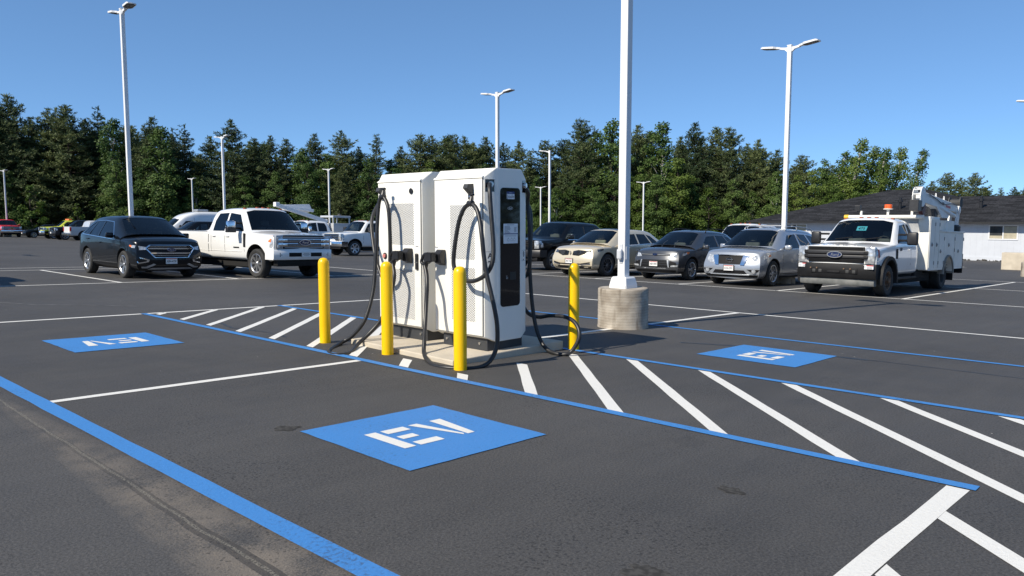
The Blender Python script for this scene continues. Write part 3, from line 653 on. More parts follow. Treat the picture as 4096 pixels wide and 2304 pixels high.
for s, t in ((71.9, -21.7), (72.0, -15.55)):
    bm = B(); z = rz(s); lathe(bm, [(.12, z-.1), (.12, z+.55), (.2, z+.56), (.2, z+.75), (.12, z+.8), (.12, z+.95), (0, z+.97)], 14, 'Z', Matrix.Translation((BX(t), BY(s), 0))); mobj('roof_vent', bm, M_BLACK, rf)
def bwin(t, w, z0, z1):
    bm = B(); x = BX(t); y = BY(69.2)
    for a in ((x-w/2, x+w/2, z0, z0+.09), (x-w/2, x+w/2, z1-.09, z1), (x-w/2, x-w/2+.09, z0+.09, z1-.09), (x+w/2-.09, x+w/2, z0+.09, z1-.09), (x-.04, x+.04, z0+.09, z1-.09)): box(bm, a[0], a[1], y-.05, y+.02, a[2], a[3])
    f = mobj('window', bm, M_WFR, BL)
    bm = B(); box(bm, x-w/2+.09, x+w/2-.09, y-.012, y-.004, z0+.09, z1-.09); mobj('pane', bm, M_WGL, f)
    bm = B(); box(bm, x-w/2+.1, x+w/2-.1, y-.018, y-.0125, z0+.1, z0+.32)
    box(bm, x+.05, x+w/2-.1, y-.018, y-.0125, z0+.325, z1-.12); mobj('blind', bm, M_BLIND, f)
for t in (-13.35, -29.7, -4.5, 4): bwin(t, 1.98, 1.67, 2.82)
bm = B(); box(bm, -1.3, 1.3, -.3, .3, -.05, .92, .02); o = mobj('concrete_block', bm, M_CONC, m=upright(48.2, -7.95, AZ_T)); tag(o, 'tan concrete block standing by the kerb at the right edge of the picture', 'concrete block')
# strip of stones along the wall foot
bm = B(); rg = random.Random(4)
for i in range(420):
    s, t = 69.1-rg.random()**1.5*.9, rg.uniform(-33, 6); p = W(s, t, 0); r = rg.uniform(.04, .13)
    bmesh.ops.create_icosphere(bm, subdivisions=1, radius=r, matrix=Matrix.Translation(p+Vector((0, 0, r*.3))) @ Euler((rg.random()*3, rg.random()*3, 0)).to_matrix().to_4x4() @ Matrix.Diagonal((1, .7, .6, 1)))
tag(mobj('gravel_strip', bm, mat('dark_gravel', (.06, .055, .05), .9, var=.5, scale=3)), kind='stuff')
# ================================================================ forest floor behind the lot
M_FLOOR = mat('forest_floor', (.018, .026, .012), .95, scale=.4, col2=(.05, .06, .028), bump=.6, bscale=8)
bm = B(); nx, ny = 46, 14; g = []
for j in range(ny):
    row = []
    for i in range(nx):
        x = -230+460*i/(nx-1); y = 97.5+((j/(ny-1))**1.6)*150; k = max(0, (y-112)/60); k = min(1, k); k = k*k*(3-2*k)
        row.append(bm.verts.new((x, y+(0 if j else .8*math.sin(x*.21)), zg(x, y)*(1-k)+k*3.5+.03+.35*mnoise.noise(Vector((x*.15, y*.15, 0)))*(j > 0))))
    g.append(row)
for j in range(ny-1):
    for i in range(nx-1): bm.faces.new((g[j][i], g[j][i+1], g[j+1][i+1], g[j+1][i]))
mobj('forest_floor', bm, M_FLOOR, smooth=True)['kind'] = 'structure'
# ================================================================ trees
def leaf_mat(name, c1, c2, trans=.25, rough=.55):
    m = bpy.data.materials.new(name); m.use_nodes = True; n = m.node_tree.nodes; L = m.node_tree.links; p = n['Principled BSDF']
    oi = N(m, 'ObjectInfo'); tc = N(m, 'TexCoord'); no = N(m, 'TexNoise'); no.inputs['Scale'].default_value = .9; no.inputs['Detail'].default_value = 3; L.new(tc.outputs['Object'], no.inputs['Vector'])
    f = math_node(m, 'ADD', math_node(m, 'MULTIPLY', no.outputs['Fac'], 1.3), math_node(m, 'MULTIPLY', math_node(m, 'SUBTRACT', oi.outputs['Random'], .85), .6), True)
    r = N(m, 'ValToRGB'); r.color_ramp.elements[0].color = (*c1, 1); r.color_ramp.elements[1].color = (*c2, 1); r.color_ramp.elements[0].position = .15; r.color_ramp.elements[1].position = .85; L.new(f, r.inputs[0])
    L.new(r.outputs[0], p.inputs['Base Color']); p.inputs['Roughness'].default_value = rough; p.inputs['Specular IOR Level'].default_value = .25
    tr = N(m, 'BsdfTranslucent'); L.new(r.outputs[0], tr.inputs[0]); mx = N(m, 'MixShader'); mx.inputs[0].default_value = trans; L.new(p.outputs[0], mx.inputs[1]); L.new(tr.outputs[0], mx.inputs[2]); L.new(mx.outputs[0], n['Material Output'].inputs['Surface']); MAT[name] = m; return m
LM_P = leaf_mat('pine_needles', (.036, .060, .024), (.145, .175, .062), .2); LM_D = leaf_mat('broad_leaves', (.042, .085, .020), (.125, .19, .048), .3)
LM_L = leaf_mat('light_leaves', (.07, .12, .022), (.175, .235, .05), .32)
M_BARK = mat('pine_bark', (.045, .034, .026), .9, var=.35, scale=3, bump=.6, bscale=12); M_BIRCH = mat('pale_bark', (.34, .31, .27), .85, scale=2.5, col2=(.55, .52, .47), lo=.3, hi=.6)
def card(vs, fs, p, d, up, l, w):
    s = d.cross(up)
    if s.length < 1e-3: s = d.orthogonal()
    s = s.normalized()*w*.5; i = len(vs)
    vs += [p-s*.7, p+s*.7, p+d*l*.6+s, p+d*l, p+d*l*.6-s][:5]; fs.append((i, i+1, i+2, i+3, i+4))
def mesh_of(name, vs, fs, mt):
    me = bpy.data.meshes.new(name); me.from_pydata([tuple(v) for v in vs], [], fs); me.materials.append(mt); me.update(); return me
def pine(seed, H=17, sparse=1.0, wide=.27, bare=.12):
    r = random.Random(seed); vs, fs = [], []; bm = B()
    lean = Vector((r.uniform(-.02, .02), r.uniform(-.02, .02), 0)); axis = lambda z: Vector((lean.x*z+.12*math.sin(z*.5+seed), lean.y*z, z))
    tube(bm, [axis(z*H) for z in (0, .15, .3, .45, .6, .75, .88, .96)], [.2*H/17, .17*H/17, .15*H/17, .125*H/17, .1*H/17, .07*H/17, .04, .015], 8)
    z = bare*H
    while z < H*.985:
        k = z/H; prof = (min(1, (k-bare)/.25+.55))*(1-k)**.74*1.16
        if k > .85: prof *= .85
        nb = r.choice((4, 5, 5, 6)) if k < .9 else 4; a0 = r.random()*6.28
        for b in range(nb):
            a = a0+6.283*b/nb+r.uniform(-.35, .35); Lb = wide*H*prof*r.uniform(.55, 1.12)
            if r.random() > sparse: continue
            if Lb < .25: Lb = .25
            out = Vector((math.cos(a), math.sin(a), 0)); rise = r.uniform(-.02, .3)+(.35 if k > .8 else 0)
            o = axis(z); tip = o+out*Lb+Vector((0, 0, Lb*rise))
            bend = lambda u: o.lerp(tip, u)+Vector((0, 0, -.07*Lb*math.sin(3.14*u)))
            if Lb > .9: tube(bm, [bend(0), bend(.5), bend(.9)], [.045, .028, .012], 5)
            u = .22 if Lb > 1.2 else .1; st = .40/Lb*(1 if sparse > .9 else 1.1)
            while u <= 1.03:
                c = bend(u); wv = .14*Lb*(1.15-u)+.22
                for q in range(3 if Lb > 1 else 2):
                    cc = c+Vector((-out.y, out.x, 0))*r.uniform(-1, 1)*wv*1.5+Vector((0, 0, r.uniform(-.12, .22)))
                    for e in range(7):
                        d = (out*r.uniform(.1, 1)+Vector((r.uniform(-.8, .8), r.uniform(-.8, .8), r.uniform(-.15, .95)))).normalized()
                        card(vs, fs, cc+Vector((r.uniform(-.16, .16), r.uniform(-.16, .16), r.uniform(-.1, .1))), d, out*1.1+Vector((r.uniform(-.6, .6), r.uniform(-.6, .6), .8)), r.uniform(.2, .42), r.uniform(.05, .11))
                u += st
        z += H*(.019+.017*r.random())*(1 if k < .8 else .85)
    for e in range(14):
        card(vs, fs, axis(H*.965)+Vector((r.uniform(-.08, .08), r.uniform(-.08, .08), r.uniform(-.3, .2))), Vector((r.uniform(-.5, .5), r.uniform(-.5, .5), 1)).normalized(), Vector((1, r.uniform(-1, 1), 0)), .5, .09)
    me = bpy.data.meshes.new('trunk'); bm.to_mesh(me); bm.free(); me.materials.append(M_BARK)
    return me, mesh_of('crown', vs, fs, LM_P), H
def broad(seed, H=13, wide=.42, mt=None, bark=None, low=.08, lean=0, n=9500, ls=.17, slim=1.0, clumps=30):
    r = random.Random(seed); vs, fs = [], []; bm = B()
    ax = lambda z: Vector((lean*z*z/H+.1*math.sin(z+seed), .08*math.cos(z*.8+seed), z))
    tube(bm, [ax(H*k) for k in (0, .15, .3, .5, .7, .85)], [.14*H/13, .12*H/13, .10*H/13, .07*H/13, .04, .015], 7)
    C = []
    for i in range(clumps):
        k = low+(1-low)*(i+.5)/clumps; k = min(.97, k+r.uniform(-.04, .04)); rad = wide*H*.5*slim*(math.sin(math.pi*min(1, (k-low)/(1-low)*.80+.20))**.7)
        a = i*2.4+r.uniform(-.5, .5); d = rad*r.uniform(.15, .85); c = ax(H*k)+Vector((math.cos(a)*d, math.sin(a)*d, 0)); cr = (.085*H*(1.25-k*.75))*r.uniform(.75, 1.3)*(.8+.2*slim)
        C.append((c, cr)); base = ax(max(.1, H*(k-.14)))
        tube(bm, [base, base.lerp(c, .6)+Vector((0, 0, .15)), c], [.05, .03, .012], 5)
    wt = [c[1]**2 for c in C]; tot = sum(wt)
    for (c, cr), wgt in zip(C, wt):
        for e in range(int(n*wgt/tot)):
            v = Vector((r.gauss(0, 1), r.gauss(0, 1), r.gauss(0, 1))).normalized()*(cr*(r.random()**.45)*(1+.35*mnoise.noise(c+Vector((r.random()*3, r.random()*3, 0)))))
            v.z *= .72; d = (v.normalized()*.5+Vector((r.uniform(-1, 1), r.uniform(-1, 1), r.uniform(-.9, .5)))).normalized()
            o_ = (c+v-ax(c.z)).normalized()
            card(vs, fs, c+v, d, o_*.9+v.normalized()*.5+Vector((r.uniform(-.6, .6), r.uniform(-.6, .6), .55)), ls*r.uniform(.8, 1.5), ls*r.uniform(.6, 1.1))
    me = bpy.data.meshes.new('trunk'); bm.to_mesh(me); bm.free(); me.materials.append(bark or M_BARK)
    return me, mesh_of('crown', vs, fs, mt or LM_D), H
LIB = {'P': [pine(1, wide=.35), pine(2, wide=.40), pine(3, wide=.33), pine(4, wide=.43, sparse=.95)], 'N': [pine(11, wide=.24, sparse=.8), pine(12, wide=.27, sparse=.75)],
       'D': [broad(21, clumps=34), broad(22, wide=.36), broad(23, wide=.46, clumps=36), broad(24, wide=.34, bark=M_BIRCH, low=.2)],
       'L': [broad(31, mt=LM_L, wide=.4), broad(32, mt=LM_L, wide=.46, clumps=34)], 'B': [broad(41, wide=.27, mt=LM_L, bark=M_BIRCH, lean=.13, n=8000, slim=.95, clumps=44, ls=.16), broad(42, wide=.24, mt=LM_L, bark=M_BIRCH, lean=.17, n=7500, slim=.9, clumps=44, ls=.16)],
       'S': [broad(51, H=6, mt=LM_L, wide=.6, n=1700, ls=.2, clumps=14), broad(52, H=6, mt=LM_L, wide=.5, n=1500, ls=.2, clumps=12)]}
TREES = [(-71.1,104,17.9,'P',0),(-71.0,106,17.7,'P',0),(-68.5,106,19.3,'P',0),(-67.7,109,16.5,'P',0),(-65.1,108,17.6,'P',0),(-64.6,110,18.3,'N',0),(-61.1,107,18.1,'P',0),(-60.1,109,16.6,'P',0),(-58.6,110,18.6,'N',0),(-54.6,106,16.3,'D',0),(-52.7,108,15.6,'P',0),(-49.3,106,16.5,'P',0),(-47.0,104,15.0,'D',0),(-49.1,112,16.0,'N',0),(-45.2,107,15.9,'N',0),(-45.1,112,12.4,'P',0),(-42.8,110,14.5,'P',0),(-37.8,105,16.2,'P',0),(-36.3,109,14.2,'P',0),(-33.3,107,14.3,'P',0),(-32.1,110,14.3,'P',0),(-28.8,106,12.8,'D',0),(-27.4,108,14.9,'P',0),(-25.0,105,12.0,'D',0),(-23.4,107,15.2,'P',0),(-21.9,110,13.4,'P',0),(-18.6,106,14.8,'N',0),(-17.0,108,11.7,'D',0),(-15.5,109,13.5,'P',0),(-12.8,107,15.2,'P',0),(-11.0,110,15.1,'P',0),(-8.7,107,15.2,'P',0),(-7.1,111,15.3,'P',0),(-5.2,108,14.1,'P',0),(-3.6,109,15.0,'P',0),(-1.5,111,14.4,'P',0),(0.7,107,14.3,'P',0),(2.7,110,13.4,'N',0),(4.8,109,14.9,'P',0),(7.1,110,15.2,'P',0),(9.8,106,17.5,'P',0),(12.1,110,16.4,'D',0),(13.6,105,17.2,'D',0),(17.6,109,17.1,'P',0),(19.6,112,16.8,'P',0),(20.6,106,17.2,'D',0),(24.6,112,16.0,'P',0),(25.4,107,17.3,'P',0),(28.7,110,17.3,'P',0),(30.0,106,16.7,'P',0),(33.9,112,15.1,'P',0),(33.7,105,14.9,'P',0),(36.9,108,13.9,'P',0),(40.9,108,13.4,'P',0),(43.3,107,12.8,'D',0),(43.1,104,13.5,'B',0),(44.6,102,15.2,'B',0),(47.4,105,14.5,'B',0),(47.9,102,14.0,'B',0),(51.3,104,14.4,'B',0),(52.2,102,13.6,'B',0),(54.8,104,8.8,'D',0),(61.0,112,10.3,'P',0),(60.9,108,11.3,'P',0),(65.1,112,10.8,'P',0),(64.3,107,11.3,'P',0),(67.7,110,9.5,'P',0),(74.9,118,10.0,'N',0),(79.1,121,10.3,'P',0),(79.2,118,10.5,'P',0),(81.5,118,11.1,'P',0),(84.2,118,11.5,'P',0),(-62.0,99,6.6,'S',1),(-66.9,103,8.6,'D',1),(-56.1,99,4.4,'S',1),(-53.8,100,3.9,'S',1),(-52.4,102,10.4,'D',1),(-49.7,103,9.5,'D',1),(-46.0,103,9.0,'D',1),(-43.1,105,8.7,'D',1),(-49.9,100,4.3,'S',1),(-35.8,103,8.7,'D',1),(-31.5,103,9.3,'D',1),(-27.0,102,11.4,'D',1),(-22.7,102,9.9,'P',1),(-19.2,103,11.1,'D',1),(-15.4,103,10.1,'D',1),(-10.7,101,10.7,'L',1),(-7.4,103,10.3,'D',1),(-3.7,104,11.0,'D',1),(3.3,103,9.4,'D',1),(5.9,101,7.7,'D',1),(8.1,102,8.9,'D',1),(10.5,100,7.8,'D',1),(13.6,102,9.5,'D',1),(16.9,101,10.6,'L',1),(18.8,100,9.5,'D',1),(21.7,101,11.7,'L',1),(24.2,103,9.8,'D',1),(25.6,100,8.0,'L',1),(29.0,101,9.2,'D',1),(32.0,102,7.8,'D',1),(34.4,100,10.3,'D',1),(37.1,100,9.8,'L',1),(39.5,101,10.5,'L',1),(41.7,100,9.4,'L',1),(45.3,101,9.5,'L',1),(48.0,100,9.5,'L',1),(51.3,101,8.6,'L',1),(56.4,104,7.2,'D',1),(61.3,106,7.4,'P',1),(65.8,106,7.8,'D',1),(70.4,108,7.7,'D',1),(73.7,108,8.0,'D',1),(-86.1,119.6,5.1,'P',2),(-84.0,119.9,19.4,'P',2),(-81.7,121.9,20.0,'P',2),(-80.7,122.1,18.7,'P',2),(-76.9,123.6,17.0,'D',2),(-76.6,114.2,17.9,'P',2),(-74.5,116.4,17.4,'P',2),(-72.0,122.4,17.2,'D',2),(-69.8,120.6,17.2,'P',2),(-66.8,124.0,16.8,'D',2),(-66.1,116.3,17.0,'P',2),(-63.2,118.0,16.1,'P',2),(-60.8,122.5,17.5,'P',2),(-58.9,118.7,14.9,'P',2),(-58.5,120.3,15.4,'P',2),(-56.5,117.3,14.6,'D',2),(-54.4,116.5,16.3,'P',2),(-51.0,115.8,15.3,'P',2),(-50.2,121.3,13.0,'D',2),(-48.3,118.2,12.5,'P',2),(-44.6,122.0,15.0,'D',2),(-44.1,117.9,11.2,'D',2),(-42.3,123.9,15.5,'P',2),(-38.9,117.3,14.6,'P',2),(-38.3,119.8,14.9,'D',2),(-35.7,118.5,12.0,'P',2),(-33.2,122.7,13.3,'P',2),(-30.5,122.2,13.2,'P',2),(-28.9,123.4,13.5,'D',2),(-26.6,120.0,12.7,'P',2),(-26.2,123.6,13.4,'D',2),(-23.8,122.2,13.4,'P',2),(-21.9,121.2,12.7,'P',2),(-19.1,122.5,11.7,'P',2),(-16.4,116.0,12.4,'P',2),(-15.3,114.6,12.0,'P',2),(-13.0,115.3,13.5,'D',2),(-10.2,120.6,14.0,'P',2),(-9.8,114.4,15.7,'D',2),(-6.7,123.6,15.9,'D',2),(-5.1,121.3,14.9,'D',2),(-3.9,119.5,13.8,'D',2),(-0.5,121.0,12.8,'D',2),(0.7,120.9,12.5,'D',2),(2.9,121.9,12.7,'P',2),(5.3,117.8,13.0,'D',2),(6.2,120.4,12.4,'D',2),(9.6,117.9,14.6,'P',2),(11.0,122.4,16.6,'D',2),(12.2,120.0,16.7,'P',2),(15.6,119.0,16.4,'D',2),(16.7,114.1,16.4,'D',2),(18.6,115.7,15.4,'D',2),(21.1,122.9,17.6,'D',2),(22.7,118.3,15.1,'D',2),(26.1,117.8,15.6,'P',2),(26.6,119.0,15.1,'D',2),(29.8,123.5,17.0,'P',2),(31.3,116.8,15.1,'P',2),(33.6,118.9,15.2,'D',2),(36.4,118.5,14.9,'P',2),(38.2,114.4,13.2,'P',2),(39.1,121.9,15.4,'P',2),(41.4,114.2,12.4,'P',2),(42.8,114.5,12.2,'P',2),(45.8,120.6,12.4,'D',2),(47.9,116.0,12.8,'P',2),(48.6,118.7,12.5,'P',2),(51.1,117.5,12.5,'P',2),(53.9,121.6,14.7,'D',2),(56.5,114.9,7.6,'D',2),(56.9,118.5,14.1,'D',2),(59.4,119.7,8.0,'D',2),(62.6,118.6,8.5,'P',2),(64.2,122.2,8.7,'D',2),(65.2,123.0,8.0,'D',2),(67.9,121.9,9.5,'D',2),(70.5,117.5,9.7,'P',2),(71.9,121.7,9.2,'P',2),(74.5,114.6,8.1,'P',2),(75.6,121.9,9.9,'P',2),(77.9,121.2,8.4,'D',2),(80.8,118.9,8.2,'P',2),(81.4,119.3,9.7,'D',2),(84.3,119.2,8.8,'P',2),(85.6,117.8,9.4,'D',2)]
LAND = [(-60, 'the left picture edge'), (325, 'the post behind the black crossover'), (561, 'the post behind the white pickup'), (829, 'the post by the bucket truck'), (1253, 'the post behind the cabinets'), (1577, 'the nearest lamp post'), (1978, 'the post behind the silver crossover'), (2300, 'the service truck crane')]
ORD = 'first second third fourth fifth sixth seventh eighth ninth tenth eleventh twelfth thirteenth fourteenth'.split()
KD = {'P': ('pine_tree', 'pine', 'tall dark bushy pine'), 'N': ('pine_tree', 'pine', 'thin ragged pine'), 'D': ('broadleaf_tree', 'tree', 'dark green broadleaf tree'), 'L': ('broadleaf_tree', 'tree', 'light green broadleaf tree'), 'B': ('birch_tree', 'birch', 'slender birch leaning to the right'), 'S': ('leafy_sapling', 'sapling', 'bright green sapling')}
rx = random.Random(8)
TREES += [(round(100+rx.uniform(-4, 8), 1), round(-34+i*7+rx.uniform(-2, 2), 1), rx.uniform(11, 17), rx.choice('PD'), 3) for i in range(15)]
TREES += [(round(-112+rx.uniform(-6, 4), 1), round(-34+i*7+rx.uniform(-2, 2), 1), rx.uniform(11, 17), rx.choice('PD'), 4) for i in range(15)]  # unseen trees added on the left as a dark backdrop for car-side reflections
TREES += [(round(-105+i*11+rx.uniform(-3, 3), 1), round(-82+rx.uniform(-5, 5), 1), rx.uniform(10, 16), rx.choice('PD'), 5) for i in range(20)]  # unseen trees added behind the camera, holding back sky light near the horizon
cnt = {}; rt_ = random.Random(5)
for x, y, h, k, row in sorted(TREES, key=lambda e: (e[4] > 2, e[0]/e[1])):
    nm, cat, desc = KD[k]; me_t, me_c, H = rt_.choice(LIB[k]); px = (2048+3055.6*x/y)/1.59
    m = Matrix.Translation((x, y, zg(x, y)-.1)) @ Matrix.Rotation(rt_.uniform(-.5, .5) if k == 'B' else rt_.random()*6.28, 4, 'Z')
    sc = h/H; wsc = sc*rt_.uniform(.92, 1.15)
    if k in 'DL' and h < 9: wsc *= 1.25
    m = m @ Matrix.Diagonal((wsc, wsc, sc, 1))
    if row == 2: lab = ('dark pine' if k == 'P' else 'dark broadleaf tree')+' filling a gap deep in the wood'; grp = 'trees deep in the wood: '+('pines' if k == 'P' else 'broadleaf')
    elif row in (4, 5): lab = 'unseen tree added beyond the left edge to darken car reflections' if row == 4 else 'unseen tree added behind the camera to cut low sky light'; grp = 'added trees beyond the left edge' if row == 4 else 'added trees behind the camera'
    elif row == 3: lab = 'tree beyond the right edge of the picture, mirrored in the screen panel'; grp = 'trees beyond the right edge'
    else:
        lm = [l for l in LAND if l[0] <= px][-1] if px > -60 else LAND[0]; key = (lm[1], k, row); cnt[key] = cnt.get(key, 0)+1
        lab = f"{'lower ' if row and k in 'PD' else ''}{desc}, {ORD[cnt[key]-1]} such right of {lm[1]}"; grp = 'trees along the edge of the wood'
    root = empty(nm, m, lab, cat, grp)
    for a, me in (('trunk', me_t), ('crown', me_c)):
        o = bpy.data.objects.new(a, me); COL.objects.link(o); o.parent = root

# ================================================================ vehicles
def paint_mat(name, col, metal=0, rough=.28, flake=0):
    m = mat(name, col, rough, metal=metal, var=.04, scale=1.2, coat=.55 if max(col) < .03 else 1, spec=.1 if max(col) < .03 else .5)
    return m
C_BLACK = paint_mat('black_car_paint', (.005, .006, .008)); C_WHITE = paint_mat('white_car_paint', (.82, .82, .805)); C_CREAM = paint_mat('champagne_car_paint', (.66, .575, .42), .25, .3)
C_GREY = paint_mat('grey_car_paint', (.062, .065, .072), .45, .32); C_SILVER = paint_mat('silver_car_paint', (.38, .405, .44), .5, .3); C_RED = paint_mat('red_car_paint', (.78, .018, .014))
C_LIME = paint_mat('lime_car_paint', (.62, .66, .05)); C_BLUE = paint_mat('blue_car_paint', (.05, .10, .19), .4, .3); C_NAVY = paint_mat('navy_car_paint', (.012, .016, .03)); C_LGREY = paint_mat('pale_grey_car_paint', (.5, .51, .52))
M_BODYW = mat('service_body_white', (.74, .715, .64), .45, scale=2.2, col2=(.80, .785, .73), spec=.4)
G_FRONT = glass('clear_car_glass', (.62, .69, .66)); G_DARK = glass('tinted_car_glass', (.12, .13, .145)); G_SIDE = glass('side_car_glass', (.52, .58, .57))
M_INT = mat('dark_cabin', (.05, .05, .052), .8, var=.2); M_TAN = mat('tan_seat', (.45, .39, .30), .7, var=.1); M_GSEAT = mat('grey_seat', (.15, .15, .155), .8, var=.15)
M_TRIM = mat('black_car_trim', (.012, .012, .013), .6, var=.2, scale=6, spec=.25); M_WELL = mat('wheel_well', (.010, .010, .010), .95, var=.2); M_SEAM = mat('panel_gap', (.012, .012, .012), .8)
M_TYRE = mat('tyre_rubber', (.022, .022, .022), .8, scale=7, col2=(.038, .037, .035), bump=.3, bscale=40); M_ALLOY = mat('alloy_wheel', (.56, .57, .59), .28, metal=.85, var=.06); M_DALLOY = mat('dark_alloy_wheel', (.20, .20, .21), .3, metal=.8, var=.06)
M_RUST = mat('rusty_hub', (.13, .075, .045), .85, scale=14, col2=(.22, .15, .10)); M_STEELW = mat('grey_steel_wheel', (.045, .045, .045), .7, var=.25)
M_AMBER = mat('amber_lens', (.85, .20, .03), .2); M_CLEAR = mat('clearance_lens', (.28, .06, .02), .2); M_REDL = mat('red_lens', (.42, .012, .012), .2); M_BADGE = mat('dark_blue_badge', (.012, .025, .09), .15); M_PLATE = mat('licence_plate', (.74, .74, .72), .4, var=.03); M_GBAR = mat('dark_grille', (.010, .010, .011), .6, spec=.2)
M_SATIN = mat('satin_silver_trim', (.42, .43, .44), .4, metal=.6, var=.06)
def lamp_mat():
    m = mat('headlamp', (.62, .64, .66), .15, metal=.35, var=.1, scale=9); n = m.node_tree; p = n.nodes['Principled BSDF']; tc = N(m, 'TexCoord')
    vo = N(m, 'TexVoronoi'); vo.inputs['Scale'].default_value = 11; n.links.new(tc.outputs['Object'], vo.inputs['Vector'])
    r = N(m, 'ValToRGB'); e = r.color_ramp.elements; e[0].color = (.80, .82, .83, 1); e[0].position = .1; e[1].color = (.34, .355, .37, 1); e[1].position = .7; n.links.new(vo.outputs['Distance'], r.inputs[0]); n.links.new(r.outputs[0], p.inputs['Base Color'])
    bu = N(m, 'Bump'); bu.inputs['Strength'].default_value = .4; bu.inputs['Distance'].default_value = .02; n.links.new(vo.outputs['Distance'], bu.inputs['Height']); n.links.new(bu.outputs[0], p.inputs['Normal']); p.inputs['Coat Weight'].default_value = 1; return m
M_LAMP = lamp_mat()
def wmat(n, r, k=3, seg=1):
    """rounded-polyline sampling weights: straight runs, corners eased over the fraction r of their neighbours"""
    rows, mids = [], {}
    def w(d):
        v = np.zeros(n)
        for i, a in d: v[i] += a
        rows.append(v)
    w([(0, 1)]); mids[0] = 0
    for i in range(1, n-1):
        a = r[i]
        for q in range(k+1):
            t = q/k; c0, c1, c2 = (1-t)**2, 2*t*(1-t), t*t
            w([(i, c0*(1-a)+c1+c2*(1-a)), (i-1, c0*a), (i+1, c2*a)])
            if q == k//2: mids[i] = len(rows)-1
        if seg > 1 and i < n-2:
            b = r[i+1]
            for q in range(1, seg):
                t = q/seg; u = a+(1-a-b)*t; w([(i, 1-u), (i+1, u)])
    w([(n-1, 1)]); mids[n-1] = len(rows)-1
    return np.array(rows), mids
RING_R = [0, .2, .3, .40, .20, .22, .42, .4, 0]
def loft_body(ST, FO, ring_r=RING_R):
    """ST: list of (X from nose, ease, bulge, rows[9] of (y, z[, dX])); returns bmesh in car axes (x forward, front axle at 0)"""
    n = len(ST); m = 9
    G = np.zeros((n, m, 3)); bul = np.array([s[2] for s in ST], float)
    for i, (X, ea, bu, rows) in enumerate(ST):
        for j, p in enumerate(rows): G[i, j] = (X+(p[2] if len(p) > 2 else 0), p[0], p[1])
    Wl, _ = wmat(n, [s[1] for s in ST], 3, 2); Wr, mids = wmat(m, ring_r, 3, 2)
    S = np.einsum('ai,ijc->ajc', Wl, G); S = np.einsum('bj,ajc->abc', Wr, S); bl = Wl @ bul
    J4, J1 = mids[4], mids[1]; na, nb = S.shape[:2]
    for a in range(na):
        y4 = S[a, J4, 1]
        for b in range(nb):
            if b > J4: f = min(1, S[a, b, 1]/y4); S[a, b, 0] -= bl[a]*(1-f**2.6)
    bm = B(); L = {}
    def vert(a, b, sg):
        y = S[a, b, 1]; key = (a, b, 0 if y < 1e-6 else sg)
        if key not in L: L[key] = bm.verts.new((FO-S[a, b, 0], y*(0 if y < 1e-6 else sg), S[a, b, 2]))
        return L[key]
    def face(v):
        v = [x for i, x in enumerate(v) if x not in v[:i]]
        if len(v) > 2:
            try: bm.faces.new(v)
            except ValueError: pass
    for sg in (1, -1):
        for a in range(na-1):
            for b in range(nb-1): face([vert(a, b, sg), vert(a+1, b, sg), vert(a+1, b+1, sg), vert(a, b+1, sg)])
    for a, bs in ((0, bul[0]), (na-1, bul[-1])):
        fr = [S[a, b, 1]/S[a, J4, 1] for b in range(J4, nb)]; K = len(fr)
        def cv(b, k, sg):
            if b == J4: return vert(a, J4+k, sg)
            if k == 0: return vert(a, b, sg)
            key = ('c', a, b, k, 0 if k == K-1 else sg)
            if key not in L:
                f = fr[k]; L[key] = bm.verts.new((FO-(S[a, b, 0]-bs*(1-f**2.6)), S[a, b, 1]*f*(0 if k == K-1 else sg), S[a, b, 2]))
            return L[key]
        for sg in (1, -1):
            for b in range(J1, J4):
                for k in range(K-1): face([cv(b, k, sg), cv(b, k+1, sg), cv(b+1, k+1, sg), cv(b+1, k, sg)])
        face([vert(a, b, 1) for b in range(J1, -1, -1)]+[vert(a, b, -1) for b in range(1, J1+1)]+[cv(J1, k, -1) for k in range(1, K)]+[cv(J1, k, 1) for k in range(K-2, 0, -1)])
    bmesh.ops.recalc_face_normals(bm, faces=bm.faces[:])
    return bm
def poly_mesh(P, res):
    P = [Vector(p) for p in P]; n = len(P); pts = []
    for i in range(n):
        a, b = P[i], P[(i+1) % n]; k = max(1, int((b-a).length/res))
        pts += [a.lerp(b, j/k) for j in range(k)]
    nb = len(pts); x0, x1 = min(p.x for p in P), max(p.x for p in P); y0, y1 = min(p.y for p in P), max(p.y for p in P)
    extra = []; i = x0+res*.5
    while i < x1:
        j = y0+res*.5
        while j < y1:
            q = Vector((i, j)); ins = False; dmin = 9
            for a in range(n):
                p1, p2 = P[a], P[(a+1) % n]
                if (p1.y > q.y) != (p2.y > q.y) and q.x < (p2.x-p1.x)*(q.y-p1.y)/(p2.y-p1.y)+p1.x: ins = not ins
                d = p2-p1; t = max(0, min(1, (q-p1).dot(d)/max(1e-9, d.dot(d)))); dmin = min(dmin, (q-p1-d*t).length)
            if ins and dmin > res*.35: extra.append(q)
            j += res
        i += res
    v, e, f, *_ = delaunay_2d_cdt(pts+extra, [], [list(range(nb))], 1, 1e-5)
    return v, f
